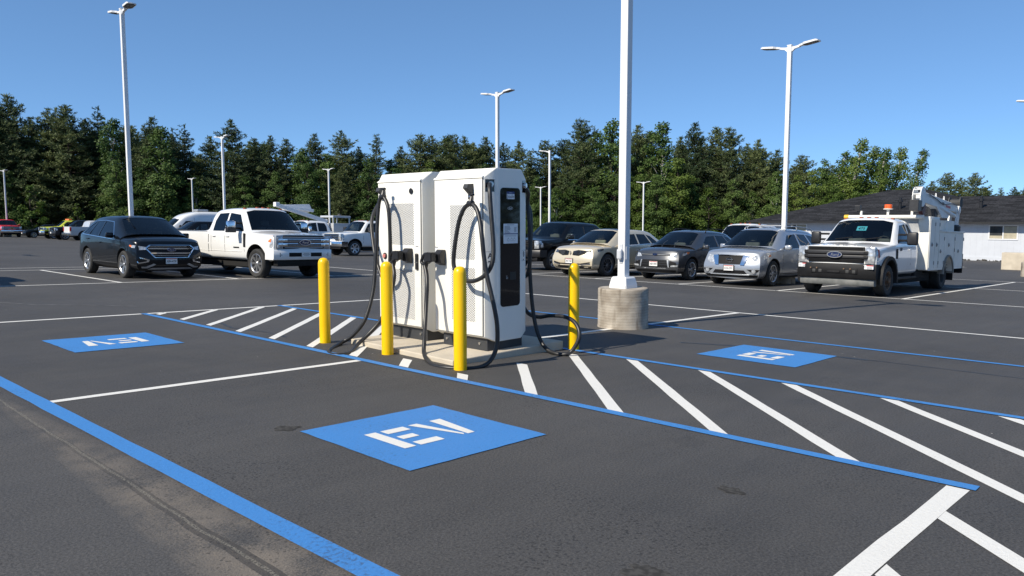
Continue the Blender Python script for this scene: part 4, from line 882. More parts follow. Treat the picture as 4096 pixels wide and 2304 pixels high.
class Car:
    def __init__(s, name, label, cat, M, bm, FO, paint, group=None):
        s.root = empty(name, M, label, cat, group); s.FO = FO; s.paint = paint
        s.body = mobj('body', bm, [paint, M_WELL, M_INT], s.root)
        bm2 = B(); bm2.from_mesh(s.body.data); s.bvh = BVHTree.FromBMesh(bm2); bm2.free(); s.cut = []
    def X(s, x): return s.FO-x
    # -- booleans
    def cutter(s, bm, mi):
        me = bpy.data.meshes.new('cut'); bmesh.ops.recalc_face_normals(bm, faces=bm.faces[:]); bm.to_mesh(me); bm.free()
        for x in (s.paint, M_WELL, M_INT): me.materials.append(x)
        for p in me.polygons: p.material_index = mi
        o = bpy.data.objects.new('cut', me); COL.objects.link(o); o.parent = s.root; s.cut.append(o)
    def cut_wheels(s, xs, r, z, w, half):
        for x in xs:
            for sg in (1, -1):
                bm = B(); y0, y1 = (half-w)*sg, (half+.3)*sg
                lathe(bm, [(r, min(y0, y1)), (r, max(y0, y1))], 36, 'Y', Matrix.Translation((s.X(x), 0, z))); s.cutter(bm, 1)
    def cut_cabin(s, prof):
        """prof: (X, z, half width)"""
        bm = B(); a = [bm.verts.new((s.X(x), y, z)) for x, z, y in prof]; b = [bm.verts.new((s.X(x), -y, z)) for x, z, y in prof]; n = len(a)
        bm.faces.new(a); bm.faces.new(b[::-1])
        for i in range(n): bm.faces.new((a[i], b[i], b[(i+1) % n], a[(i+1) % n]))
        bmesh.ops.triangulate(bm, faces=bm.faces[:]); s.cutter(bm, 2)
    def cut_side(s, P):
        bm = B(); prism(bm, [(s.X(x), -1.6, z) for x, z in P], (0, 3.2, 0)); s.cutter(bm, 2)
    def cut_front(s, P, x0, x1):
        bm = B(); prism(bm, [(s.X(x0), y, z) for y, z in P], (s.X(x1)-s.X(x0), 0, 0)); s.cutter(bm, 2)
    def finish(s, ang=32):
        ms = []
        for c in s.cut:
            md = s.body.modifiers.new('b', 'BOOLEAN'); md.operation = 'DIFFERENCE'; md.solver = 'MANIFOLD'; md.object = c; md.use_self = False
            try: md.material_mode = 'TRANSFER'
            except Exception: pass
        bpy.context.view_layer.update(); dg = bpy.context.evaluated_depsgraph_get()
        me = bpy.data.meshes.new_from_object(s.body.evaluated_get(dg)); s.body.modifiers.clear(); old = s.body.data
        if len(me.polygons) > 50: s.body.data = me; bpy.data.meshes.remove(old)
        s.body.data.name = 'body'; s.body.data.shade_smooth()
        try: s.body.data.set_sharp_from_angle(angle=R(ang))
        except Exception: pass
        for c in s.cut: d = c.data; bpy.data.objects.remove(c); bpy.data.meshes.remove(d)
    # -- conforming parts
    def conform(s, name, P, axis, mt, off=.004, th=.012, res=.09, parent=None, sg=1):
        v, f = poly_mesh(P, res); bm = B(); vs = []; last = None
        for p in v:
            if axis == 'side': o, d = Vector((p.x, 3*sg, p.y)), Vector((0, -sg, 0))
            elif axis == 'front': o, d = Vector((6, p.x, p.y)), Vector((-1, 0, 0))
            elif axis == 'rear': o, d = Vector((-12, p.x, p.y)), Vector((1, 0, 0))
            else: o, d = Vector((p.x, p.y, 5)), Vector((0, 0, -1))
            h = s.bvh.ray_cast(o, d)[0]
            if h is None: h = s.bvh.find_nearest(o+d*(2.2 if axis == 'side' else 5))[0]
            vs.append(bm.verts.new(h-d*off))
        for q in f:
            try: bm.faces.new([vs[i] for i in q])
            except ValueError: pass
        bmesh.ops.recalc_face_normals(bm, faces=bm.faces[:]); bm.normal_update()
        if bm.faces:
            av = sum((x.normal*x.calc_area() for x in bm.faces), Vector())
            if av.dot(d) > 0: bmesh.ops.reverse_faces(bm, faces=bm.faces[:])
        be = [e for e in bm.edges if e.is_boundary]
        if be and th:
            ex = bmesh.ops.extrude_edge_only(bm, edges=be)
            for g in ex['geom']:
                if isinstance(g, bmesh.types.BMVert): g.co += d*th
        return mobj(name, bm, mt, parent or s.root, ang=40)
    def side(s, name, P, mt, both=True, **k):
        Q = [(s.X(x), z) for x, z in P]
        o = s.conform(name, Q, 'side', mt, sg=1, **k)
        return [o]+([s.conform(name, Q, 'side', mt, sg=-1, **k)] if both else [])
    def front(s, name, P, mt, both=False, **k):
        o = [s.conform(name, P, 'front', mt, **k)]
        if both: o.append(s.conform(name, [(-y, z) for y, z in P][::-1], 'front', mt, **k))
        return o
    def top(s, name, P, mt, **k): return s.conform(name, [(s.X(x), y) for x, y in P], 'top', mt, **k)
    def seam(s, pts, w=.014, sides=True, axis='side'):
        for a, b in zip(pts, pts[1:]):
            a, b = Vector(a), Vector(b); p = (b-a).normalized(); p = Vector((-p.y, p.x))*w/2
            P = [a+p, b+p, b-p, a-p]
            s.side('panel_gap', [tuple(x) for x in P], M_SEAM, off=.0015, th=.004, res=.15)
    def hit(s, y, z, axis='front', x=0):
        if axis == 'front': return s.bvh.ray_cast(Vector((6, y, z)), Vector((-1, 0, 0)))[0] or Vector((s.FO, y, z))
        if axis == 'top': return s.bvh.ray_cast(Vector((x, y, 5)), Vector((0, 0, -1)))[0] or Vector((x, y, 1))
        return s.bvh.ray_cast(Vector((x, 3 if y > 0 else -3, z)), Vector((0, -1 if y > 0 else 1, 0)))[0] or Vector((x, y, z))
    def fframe(s, y, z, off=.0): h = s.hit(y, z); return frame(h+Vector((off, 0, 0)), (0, 1, 0), (0, 0, 1))
    def sframe(s, x, z, sg, off=.0):
        h = s.hit(sg, z, 'side', s.X(x)); return frame(h+Vector((0, sg*off, 0)), (-sg, 0, 0), (0, 0, 1))
    def bar(s, name, y0, y1, z0, z1, d, mt, off=.0, parent=None):
        zc = (z0+z1)/2; n = 9; bm = B(); pr = None
        for i in range(n):
            y = y0+(y1-y0)*i/(n-1); x = s.hit(y, zc).x+off
            r = [bm.verts.new((x+a, y, z)) for a, z in ((-.03, z0), (d, z0), (d, z1), (-.03, z1))]
            if pr:
                for j in range(4): bm.faces.new((pr[j], pr[(j+1) % 4], r[(j+1) % 4], r[j]))
            else: bm.faces.new(r[::-1])
            pr = r
        bm.faces.new(pr); bmesh.ops.recalc_face_normals(bm, faces=bm.faces[:]); return mobj(name, bm, mt, parent or s.root)
    def badge(s, y, z, a, b, txt=None, off=.02):
        m = s.fframe(y, z, off)
        bm = B(); prism(bm, [(a*math.cos(R(i*15)), b*math.sin(R(i*15)), -.02) for i in range(24)], (0, 0, .025)); e = mobj('emblem', bm, M_BADGE if txt else M_CHROME, s.root, m=m)
        oval(e, Matrix.Translation((0, 0, .004)), a, b, b*.16, M_CHROME, .006)
        if txt: text(txt, b*1.25, M_CHROME, e, Matrix.Translation((0, -b*.05, .006)), depth=.001, shear=.3)
        return e
    def plate(s, y, z, txt, tint=M_RED if False else None, off=.02, tilt=0):
        m = s.fframe(y, z, off)
        bm = B(); box(bm, -.155, .155, -.08, .08, -.012, .0, .004); p = mobj('licence_plate', bm, M_PLATE, s.root, m=m)
        if txt: text(txt, .085, M_INK, p, Matrix.Translation((0, -.012, .0006)), depth=.0006, bold=.0015, wid=.26)
        bm = B(); box(bm, -.14, .14, .05, .07, 0, .0008); mobj('plate_band', bm, M_REDB, p)
        bm = B(); box(bm, -.17, .17, -.09, -.08, -.012, .004); box(bm, -.17, .17, .08, .09, -.012, .004); box(bm, -.17, -.155, -.08, .08, -.012, .004); box(bm, .155, .17, -.08, .08, -.012, .004); mobj('plate_frame', bm, M_TRIM, p); return p
    def wheels(s, xs, r, half, kind, w=.24, dual=None):
        for x in xs:
            for sg in (1, -1):
                M = Matrix.Translation((s.X(x), (half-w/2-.015)*sg, r)) @ Matrix.Rotation(0 if sg > 0 else math.pi, 4, 'Z')
                t, rm = wheel_mesh(r, w, 'dual' if (dual and x == xs[1]) else kind)
                a = bpy.data.objects.new('wheel', t); COL.objects.link(a); a.parent = s.root; a.matrix_local = M
                b = bpy.data.objects.new('rim', rm); COL.objects.link(b); b.parent = a
                if dual and x == xs[1]:
                    c = bpy.data.objects.new('wheel', t); COL.objects.link(c); c.parent = s.root; c.matrix_local = Matrix.Translation((0, -sg*.27, 0)) @ M
                bm = B(); lathe(bm, [(r*.5, -.1), (r*.5, 0)], 16, 'Y', M @ Matrix.Translation((0, -.06, 0))); mobj('brake', bm, M_WELL, s.root)
    def mirror(s, x, z, half, w, h, cap, d=.12, arm=.12, arms=1, low=None):
        for sg in (1, -1):
            bm = B(); y0 = half*sg
            for k in range(arms):
                zz = z-h*.15+(k*h*.45 if arms > 1 else 0); tube(bm, [(s.X(x)-.02, y0-.06*sg, zz), (s.X(x), y0+(arm+.02)*sg, zz)], .028, 6)
            a = mobj('mirror_arm', bm, M_TRIM, s.root)
            bm = B(); ya, yb = sorted((y0+arm*sg, y0+(arm+w)*sg)); box(bm, s.X(x)-d/2, s.X(x)+d/2, ya, yb, z-h/2, z+h/2, min(d, h, w)*.3); o = mobj('mirror', bm, cap, s.root, ang=50)
            if low:
                bm = B(); box(bm, s.X(x)-d/2-.004, s.X(x)+d/2+.004, ya-.003, yb+.003, z-h/2-.004, z-h*.05, .01); mobj('mirror_base', bm, low, o)
    def seats(s, rows_, y, mt, z0=.75, top=1.25, head=True, wheel=True, dash=None, w=.5):
        for i, x in enumerate(rows_):
            for sg in (1, -1):
                bm = B(); box(bm, s.X(x)-.08, s.X(x)+.06, sg*y-w/2, sg*y+w/2, z0-.1, top, .05); box(bm, s.X(x)+.05, s.X(x)-.55, sg*y-w/2, sg*y+w/2, z0-.2, z0, .05)
                if head: box(bm, s.X(x)-.07, s.X(x)+.03, sg*y-.13, sg*y+.13, top+.03, top+.20, .03)
                mobj('seat', bm, mt, s.root, ang=50)
        if dash:
            x, z, hw = dash; bm = B(); box(bm, s.X(x)-.55, s.X(x)+.0, -hw, hw, z-.35, z, .06); mobj('dashboard', bm, M_INT, s.root)
            bm = B(); P = [(s.X(x)-.62+.1*math.sin(a*.524), y+.19*math.cos(a*.524), z+.02+.19*math.sin(a*.524)) for a in range(13)]; tube(bm, P, .016, 6); mobj('steering_wheel', bm, M_INT, s.root)
    def handles(s, pts, mt, l=.16):
        for x, z in pts:
            for sg in (1, -1):
                m = s.sframe(x, z, sg, .02); bm = B(); box(bm, -l/2, l/2, -.014, .014, -.035, .012, .008); mobj('door_handle', bm, mt, s.root, m=m)
M_REDB = mat('red_plate_print', (.55, .10, .10), .5)
WM = {}
def wheel_mesh(r, w, kind):
    if (r, w, kind) in WM: return WM[(r, w, kind)]
    rr = r*(.66 if kind not in ('steel', 'dual') else .60); bm = B(); h = w/2
    lathe(bm, [(rr*.98, -h*.82), (rr*1.05, -h*.95), (r*.9, -h), (r*.975, -h*.82), (r, -h*.6), (r, h*.6), (r*.975, h*.82), (r*.9, h), (rr*1.05, h*.95), (rr*.98, h*.82), (rr*.98, -h*.82)], 40, 'Y', cap=False)
    for a in range(0, 40):
        an = a*math.pi/20
        for sg in (-1, 1): box(bm, r*.985, r*1.003, sg*h*.5-h*.2, sg*h*.5+h*.2, -.02*r/.4, .02*r/.4, 0, Matrix.Rotation(an+(.08 if sg > 0 else 0), 4, 'Y'))
    t = bpy.data.meshes.new('wheel'); bm.to_mesh(t); bm.free(); t.materials.append(M_TYRE); t.shade_smooth()
    try: t.set_sharp_from_angle(angle=R(40))
    except Exception: pass
    bm = B(); al = {'dark10': M_DALLOY, 'steel': M_RUST, 'dual': M_STEELW}.get(kind, M_ALLOY)
    lathe(bm, [(rr*1.0, -h*.8), (rr*1.03, h*.9), (rr*.97, h*.93), (rr*.90, h*.8), (rr*.86, -h*.3)], 36, 'Y', cap=False, mi=0)
    lathe(bm, [(rr*.95, -h*.35), (rr*.1, -h*.3), (0, -h*.3)], 24, 'Y', cap=False, mi=1)
    ns = {'five': 5, 'eight': 8, 'six': 6, 'dark10': 10, 'multi': 7}.get(kind, 0)
    yo, yi = h*.82, h*.25
    if kind in ('steel', 'dual'):
        dd = (h*.75 if kind == 'steel' else -h*.55)
        lathe(bm, [(rr*.93, h*.2), (rr*.8, dd*.4), (rr*.52, dd*.6), (rr*.46, dd*.75), (rr*.2, dd), (rr*.2, dd+.06*(kind == 'steel')), (0, dd+.06*(kind == 'steel'))], 28, 'Y', mi=0, cap=False)
        for k in range(10):
            a = k*.628; lathe(bm, [(.016, dd*.6), (.016, dd*.6+.05), (0, dd*.6+.055)], 8, 'Y', Matrix.Translation((rr*.36*math.cos(a), 0, rr*.36*math.sin(a))))
        for k in range(6):
            a = k*1.047+.3; lathe(bm, [(rr*.1, dd*.55), (rr*.1, dd*.6+.006)], 10, 'Y', Matrix.Translation((rr*.68*math.cos(a), 0, rr*.68*math.sin(a))), mi=1)
    else:
        for k in range(ns):
            an = 2*math.pi*k/ns
            subs = ((-.16, .05), (.16, .05)) if kind in ('five',) else (((-.10, .035), (.10, .035)) if kind == 'multi' else ((0, {'eight': .075, 'six': .10, 'dark10': .045}.get(kind, .06)),))
            for sp, hw in subs:
                a1 = an+sp; pi = [(rr*.12, -hw*rr*1.3), (rr*.12, hw*rr*1.3), (rr*.95, hw*rr*1.7), (rr*.95, -hw*rr*1.7)]
                M = Matrix.Rotation(-a1, 4, 'Y')
                v = [bm.verts.new(M @ Vector((x, y, z))) for x, z, y in [(pi[0][0], pi[0][1], yo*.85), (pi[1][0], pi[1][1], yo*.85), (pi[2][0], pi[2][1], yo), (pi[3][0], pi[3][1], yo), (pi[0][0], pi[0][1], yi), (pi[1][0], pi[1][1], yi), (pi[2][0], pi[2][1], yi), (pi[3][0], pi[3][1], yi)]]
                for f in ((0, 1, 2, 3), (4, 7, 6, 5), (0, 4, 5, 1), (1, 5, 6, 2), (2, 6, 7, 3), (3, 7, 4, 0)): bm.faces.new([v[i] for i in f])
        lathe(bm, [(rr*.2, yi), (rr*.2, yo*.85), (rr*.12, yo), (0, yo)], 18, 'Y', cap=False)
    bmesh.ops.recalc_face_normals(bm, faces=bm.faces[:])
    m = bpy.data.meshes.new('rim'); bm.to_mesh(m); bm.free(); m.materials.append(al); m.materials.append(M_WELL)
    WM[(r, w, kind)] = (t, m); return t, m
def suv_body(L, Wd, H, FO, hz0, hz1, b0, b1, xc, xw, xr, xg, nose=.14, zb=.22, tip=.0, tumble=.735, lip=.12, bulge=.13):
    h = Wd/2; rs = lambda k=1, zt=None: None
    def low(k=1, z0=0): return [(0, zb), (h*.80*k, zb-.01+z0), (h*.95*k, zb+.10+z0), (h*1.0*k, .70)]
    ST = []
    ST.append((nose, 0, bulge, [(0, zb+.02), (h*.80, zb+.0, .10), (h*.90, zb+.12, .02), (h*.93, .60, 0), (h*.86, hz0-.03, lip), (h*.76, hz0+.005, lip), (h*.55, hz0+.015, lip), (h*.25, hz0+.02, lip), (0, hz0+.02, lip)]))
    ST.append((nose+.32, .4, bulge*.8, low(.985)+[(h*.95, (hz0+b0)/2+.0), (h*.82, hz0+.04+(hz1-hz0)*.25), (h*.6, hz0+.065+(hz1-hz0)*.25), (h*.28, hz0+.075+(hz1-hz0)*.25), (0, hz0+.08+(hz1-hz0)*.25)]))
    ST.append((FO+.25, .4, bulge*.5, low(1)+[(h*.985, b0-.01), (h*.84, hz1-.05), (h*.6, hz1-.015), (h*.28, hz1), (0, hz1)]))
    ST.append((xc, .10, .20, low()+[(h*.988, b0), (h*.85, hz1-.01), (h*.64, hz1+.03), (h*.3, hz1+.04), (0, hz1+.04)]))
    ST.append((xw, .22, .10, low()+[(h*.99, b0+(b1-b0)*.3), (h*tumble, H-.17), (h*(tumble-.09), H-.06), (h*.32, H-.025), (0, H-.02)]))
    ST.append(((xw+xr)/2, .4, .03, low()+[(h*.988, b0+(b1-b0)*.65), (h*(tumble+.005), H-.135), (h*(tumble-.10), H-.03), (h*.32, H-.002), (0, H)]))
    ST.append((xr, .3, 0, low()+[(h*.98, b1), (h*(tumble-.02), H-.20), (h*(tumble-.12), H-.09), (h*.32, H-.06), (0, H-.055)]))
    ST.append((xg, .3, 0, low(.98)+[(h*.93, b1+.02), (h*.78, b1+.10), (h*.6, b1+.11), (h*.3, b1+.12), (0, b1+.12)]))
    ST.append((L-.10, 0, -.06, [(0, zb+.08), (h*.76, zb+.08, -.06), (h*.9, zb+.2), (h*.92, .62), (h*.88, b1-.06, -.04), (h*.75, b1, -.05), (h*.5, b1+.0, -.05), (h*.25, b1, -.05), (0, b1, -.05)]))
    return loft_body(ST, FO)
def rect(y0, y1, z0, z1): return [(y0, z0), (y1, z0), (y1, z1), (y0, z1)]
def suv(name, label, M, paint, L, Wd, H, FO, WB, r, rim, hz0, hz1, b0, b1, xc, xw, xr, xg, front, win, seat=None, mcol=None, rails=None, seams=True, tumble=.735, ws=None, trim=M_TRIM, nose=.14, lip=.12, bulge=.13, detail=True, group=None, handle=None, cat='car', cab_side=G_SIDE):
    bm = suv_body(L, Wd, H, FO, hz0, hz1, b0, b1, xc, xw, xr, xg, nose, tumble=tumble, lip=lip, bulge=bulge)
    h = Wd/2; c = Car(name, label, cat, M, bm, FO, paint, group); wx = (FO, FO+WB)
    c.cut_wheels(wx, r+.065, r+.01, .30, h)
    t = h*(tumble-.07)
    c.cut_cabin([(xc+.22, .62, h*.84), (xc+.22, hz1-.02, h*.80), (xw+.10, H-.115, t-.08), (xr-.05, H-.13, t-.08), (xg-.12, b1+.06, h*.74), (xg-.12, .62, h*.84)])
    wsb, wst = ws or (hz1+.045, H-.10)
    WS = [(-h*.80, wsb), (-h*.5, wsb-.005), (0, wsb+.0), (h*.5, wsb-.005), (h*.80, wsb), (h*(tumble-.085), wst-.03), (h*.45, wst+.012), (0, wst+.018), (-h*.45, wst+.012), (-h*(tumble-.085), wst-.03)]
    c.cut_front(WS, 0.2, xw+.3)
    for P in win: c.cut_side(P)
    c.finish()
    c.front('windscreen', WS, G_FRONT, off=-.008, th=.0, res=.12)
    for i, P in enumerate(win): c.side('window', P, cab_side if i == 0 else G_DARK, off=-.008, th=0, res=.12)
    # lower cladding and arches
    c.side('sill_cladding', [(FO+r+.09, .225), (FO+WB-r-.09, .225), (FO+WB-r-.09, .37), (FO+r+.09, .37)], trim, off=.006)
    c.wheels(wx, r, h, rim)
    if seams:
        x1 = win[0][0][0]-.05
        c.seam([(x1, .40), (x1-.03, b0-.02)]); xm = win[0][-1][0]+.035; c.seam([(xm, .40), (xm, b0+.03)])
        c.seam([(FO+WB-r-.08, .40), (FO+WB-r-.04, .62), (FO+WB-.02, b1-.05)])
        c.handles([(xm-.15, b0-.13), (FO+WB-.15, b1-.14)], handle or paint)
    c.mirror(xc+.52, b0+.085, h*.93, .20, .15, mcol or paint, .11, .06)
    if seat: c.seats((xc+1.15, xc+2.05), h*.40, seat, z0=.72, top=min(b0+.22, H-.38), dash=(xc+.30, hz1-.03, h*.72))
    if rails:
        for sg in (1, -1):
            bm = B(); y = h*(tumble-.055)*sg; P = catmull([(c.X(xw+.25), y, H-.085), (c.X(xw+.38), y, H+.025), (c.X((xw+xr)/2), y, H+.045), (c.X(xr-.2), y, H+.0), (c.X(xr-.02), y, H-.10)], 5); tube(bm, P, .018, 6); mobj('roof_rail', bm, rails, c.root, smooth=True)
    front(c)
    return c

# ---------------------------------------------------------------- crossovers in view
def front_edge(c):
    G = [(-.56, .93), (-.67, .84), (-.46, .585), (.46, .585), (.67, .84), (.56, .93)][::-1]
    c.front('grille', G, M_GBAR, off=.008, res=.1)
    ring = lambda k: [(y*k, .765+(z-.765)*k) for y, z in G]
    for i in range(6):
        a, b = Vector(G[i]), Vector(G[(i+1) % 6]); ia, ib = Vector(ring(.94)[i]), Vector(ring(.94)[(i+1) % 6]); c.front('grille_surround', [tuple(a), tuple(b), tuple(ib), tuple(ia)], M_CHROME, off=.02, res=.2)
    for z0, z1, y in ((.815, .85, .60), (.69, .725, .54)): c.bar('grille_bar', -y, y, z0, z1, .028, M_CHROME)
    c.bar('grille_bar', -.58, .58, .88, .89, .02, M_CHROME); c.bar('grille_bar', -.50, .50, .64, .65, .02, M_CHROME)
    c.badge(0, .80, .115, .05, 'Ford', .035)
    c.front('headlight', [(.655, .80), (.63, .87), (.90, .915), (.93, .84), (.80, .79)], M_LAMP, both=True, off=.006)
    c.side('headlight', [(.16, .83), (.14, .90), (.40, .915), (.42, .85)], M_LAMP, off=.005)
    for o in c.side('marker_lamp', [(.42, .86), (.40, .905), (.50, .925), (.53, .89)], M_AMBER, off=.006): pass
    c.front('fog_lamp_surround', [(.58, .53), (.60, .47), (.84, .42), (.92, .44), (.90, .56), (.80, .60)], M_CHROME, both=True, off=.010)
    c.front('fog_lamp', [(.64, .515), (.66, .485), (.83, .455), (.86, .47), (.85, .545), (.78, .565)], M_GBAR, both=True, off=.016)
    c.front('skid_trim', [(-.62, .265), (-.50, .31), (.50, .31), (.62, .265)], M_SATIN, off=.012); c.front('bumper_lip', [(.62, .30), (.42, .40), (.48, .425), (.66, .345), (.88, .335), (.88, .30)], M_SATIN, both=True, off=.012)
    c.front('lower_grille', [(-.80, .235), (-.80, .30), (-.55, .30), (-.48, .262), (.48, .262), (.55, .30), (.80, .30), (.80, .235)], M_TRIM, off=.008)
    c.plate(-.02, .495, 'ABN-4750')
    c.side('window_trim', [(1.50, 1.045), (1.50, 1.06), (4.25, 1.185), (4.25, 1.168)], M_CHROME, off=.006, th=.01)
    for a, b in (((2.16, 1.535), (1.60, 1.085)), ((2.16, 1.535), (2.8, 1.575)), ((2.8, 1.575), (3.55, 1.57)), ((3.55, 1.57), (4.18, 1.30))):
        c.side('window_trim', [a, b, (b[0]+.004, b[1]+.016), (a[0]-.012, a[1]+.016)], M_CHROME, off=.006, th=.01)
EW = [[(1.62, 1.075), (2.18, 1.505), (2.78, 1.55), (2.78, 1.12)], [(2.87, 1.125), (2.87, 1.55), (3.42, 1.545), (3.60, 1.165)], [(3.68, 1.17), (3.50, 1.54), (3.78, 1.49), (4.12, 1.20)]]
edge = suv('crossover_car', 'glossy black crossover with chrome grille bars, parked in the left bays', onlot(8.70, -22.10, AZ_T), C_BLACK, 4.78, 1.93, 1.74, .97, 2.85, .375, 'five', 1.01, 1.17, 1.08, 1.18, 1.10, 2.02, 4.0, 4.45, front_edge, EW, seat=M_GSEAT)
def front_mkx(c):
    for sg in (1, -1):
        P = [(.09, .72), (.09, .86), (.30, .90), (.62, .88), (.60, .78), (.35, .70)]
        c.front('grille', [(y*sg, z) for y, z in P][::sg], M_GBAR, off=.008)
        for k in range(5):
            z = .735+.031*k; c.bar('grille_bar', *sorted(((.10+.005*k)*sg, (.44+.035*k)*sg)), z, z+.012, .02, M_CHROME)
    c.front('headlight', [(.60, .79), (.62, .885), (.86, .93), (.90, .87), (.80, .80)], mat('smoked_lamp', (.06, .065, .07), .1, var=.4, scale=20, coat=1), both=True, off=.006)
    c.side('headlight', [(.42, .85), (.40, .93), (.70, .96), (.72, .91)], MAT['smoked_lamp'], off=.006)
    m = c.fframe(0, .79, .02); bm = B(); oval(c.root, m, .035, .075, .008, M_CHROME, .01, 'emblem'); bm = B(); box(bm, -.006, .006, -.075, .075, 0, .01); box(bm, -.035, .035, -.005, .005, 0, .009); mobj('emblem_cross', bm, M_CHROME, c.root, m=m)
    c.front('lower_grille', [(-.80, .40), (-.80, .50), (-.45, .44), (.45, .44), (.80, .50), (.80, .40)], M_GBAR, off=.006)
    c.front('chrome_lip', [(.46, .40), (.90, .47), (.90, .44), (.48, .375)], M_CHROME, both=True, off=.02)
    c.front('bumper_cladding', [(-.86, .22), (-.86, .36), (.86, .36), (.86, .22)], M_TRIM, off=.008)
    c.plate(-.02, .52, '395-TGK', off=.025)
    for x in (c.FO, c.FO+2.85):
        pass
    c.top('roof_panel', [(1.98, -.55), (3.4, -.56), (3.4, .56), (1.98, .55)], M_SCR, off=.004, th=.006)
    c.side('window_trim', [(1.55, 1.045), (1.55, 1.06), (4.25, 1.185), (4.25, 1.17)], M_CHROME, off=.005, th=.01)
mkx = suv('crossover_car', 'champagne crossover with twin-wing chrome grille and black roof panel', onlot(21.45, -16.78, AZ_S+math.pi), C_CREAM, 4.83, 1.93, 1.68, .97, 2.85, .385, 'dark10', .93, 1.10, 1.03, 1.14, 1.12, 2.05, 4.0, 4.5, front_mkx,
    [[(1.64, 1.065), (2.2, 1.45), (2.80, 1.49), (2.80, 1.10)], [(2.88, 1.105), (2.88, 1.49), (3.45, 1.485), (3.62, 1.14)], [(3.70, 1.145), (3.53, 1.48), (3.80, 1.43), (4.15, 1.18)]], seat=M_TAN, handle=M_CHROME)
def front_esc(c):
    c.front('grille', [(-.56, .80), (-.52, .855), (.52, .855), (.56, .80)], M_GBAR, off=.008); c.bar('grille_bar', -.54, .54, .82, .84, .02, M_SATIN)
    c.badge(0, .835, .09, .038, 'Ford', .03)
    c.front('lower_grille', [(-.52, .42), (-.47, .66), (.47, .66), (.52, .42)], M_GBAR, off=.008)
    for z in (.50, .57, .62): c.bar('grille_bar', -.50, .50, z, z+.012, .014, C_GREY)
    c.front('side_grille', [(.56, .43), (.56, .64), (.86, .56), (.80, .45)], M_GBAR, both=True, off=.008)
    c.front('fog_lamp', [(.60, .44), (.62, .50), (.84, .50), (.82, .45)], M_LAMP, both=True, off=.02)
    c.front('headlight', [(.52, .76), (.62, .86), (.86, .90), (.88, .84), (.76, .75)], M_LAMP, both=True, off=.006); c.side('headlight', [(.36, .80), (.40, .88), (.60, .91), (.58, .85)], M_LAMP, off=.006)
    c.side('marker_lamp', [(.58, .85), (.58, .915), (.74, .925), (.70, .88)], M_AMBER, off=.006)
    for sg in (1, -1): c.front('grille_pillar', [(.47*sg, .66), (.52*sg, .66), (.56*sg, .42), (.52*sg, .42)][::sg], M_SATIN, off=.02)
    c.front('bumper_lip', [(-.45, .37), (-.45, .395), (.45, .395), (.45, .37)], M_CHROME, off=.012); c.front('bumper_cladding', [(-.84, .22), (-.84, .34), (.84, .34), (.84, .22)], M_TRIM, off=.008)
    c.plate(0, .53, 'ABH-4949', off=.03)
    for y in (-.2, .2): c.top('bonnet_crease', [(.45, y*1.5-.012), (.45, y*1.5+.012), (1.15, y+.012), (1.15, y-.012)], C_GREY, off=.006, th=.01)
esc = suv('crossover_car', 'dark grey crossover between the champagne and the silver cars', onlot(22.15, -13.85, AZ_S+math.pi), C_GREY, 4.52, 1.84, 1.66, .92, 2.69, .355, 'five', .93, 1.10, 1.01, 1.17, 1.05, 1.92, 3.75, 4.2, front_esc,
    [[(1.50, 1.05), (2.05, 1.43), (2.60, 1.475), (2.60, 1.10)], [(2.68, 1.105), (2.68, 1.475), (3.25, 1.47), (3.40, 1.16)], [(3.48, 1.165), (3.32, 1.465), (3.6, 1.43), (3.95, 1.20)]], seat=M_GSEAT, rails=M_TRIM)
def front_path(c):
    c.front('grille', [(-.42, .90), (-.36, .64), (.36, .64), (.42, .90)][::-1], M_GBAR, off=.010)
    for sg in (1, -1): c.front('grille_surround', [(.40*sg, .915), (.58*sg, .90), (.46*sg, .62), (.345*sg, .62)][::-sg], M_CHROME, off=.028)
    c.bar('grille_surround', -.42, .42, .895, .92, .035, M_CHROME)
    m = c.fframe(0, .775, .03); oval(c.root, m, .085, .085, .016, M_CHROME, .012, 'emblem'); bm = B(); box(bm, -.11, .11, -.018, .018, 0, .016, .004); mobj('emblem_bar', bm, M_CHROME, c.root, m=m)
    c.front('headlight', [(.48, .64), (.60, .905), (.86, .92), (.90, .84), (.72, .70)], M_LAMP, both=True, off=.006); c.side('headlight', [(.36, .80), (.38, .915), (.62, .93), (.64, .89)], M_LAMP, off=.006)
    c.side('marker_lamp', [(.60, .86), (.62, .93), (.74, .935), (.74, .90)], M_AMBER, off=.007)
    c.front('lower_grille', [(-.56, .36), (-.46, .47), (.46, .47), (.56, .36)], M_GBAR, off=.006)
    c.front('fog_lamp_recess', [(.54, .50), (.90, .50), (.90, .39), (.66, .42)], M_GBAR, both=True, off=.006)
    for sg in (1, -1):
        m = c.fframe(.74*sg, .45, .012); bm = B(); lathe(bm, [(.055, 0), (.052, .01), (0, .012)], 18); mobj('fog_lamp', bm, M_LAMP, c.root, m=m); oval(c.root, m, .072, .066, .014, M_CHROME, .012, 'fog_lamp_ring')
    c.front('bumper_cladding', [(-.85, .22), (-.85, .34), (.85, .34), (.85, .22)], M_TRIM, off=.008); c.bar('bumper_bar', -.62, .62, .325, .35, .03, M_SATIN)
    c.plate(.0, .53, 'AVA-2391', off=.035)
    for y in (.35, -.35):
        pass
    for x in (2.35, 3.2):
        bm = B(); tube(bm, catmull([(c.X(x), -.62, 1.70), (c.X(x), -.56, 1.815), (c.X(x), 0, 1.83), (c.X(x), .56, 1.815), (c.X(x), .62, 1.70)], 4), .016, 6); mobj('roof_bar', bm, M_SATIN, c.root, smooth=True)
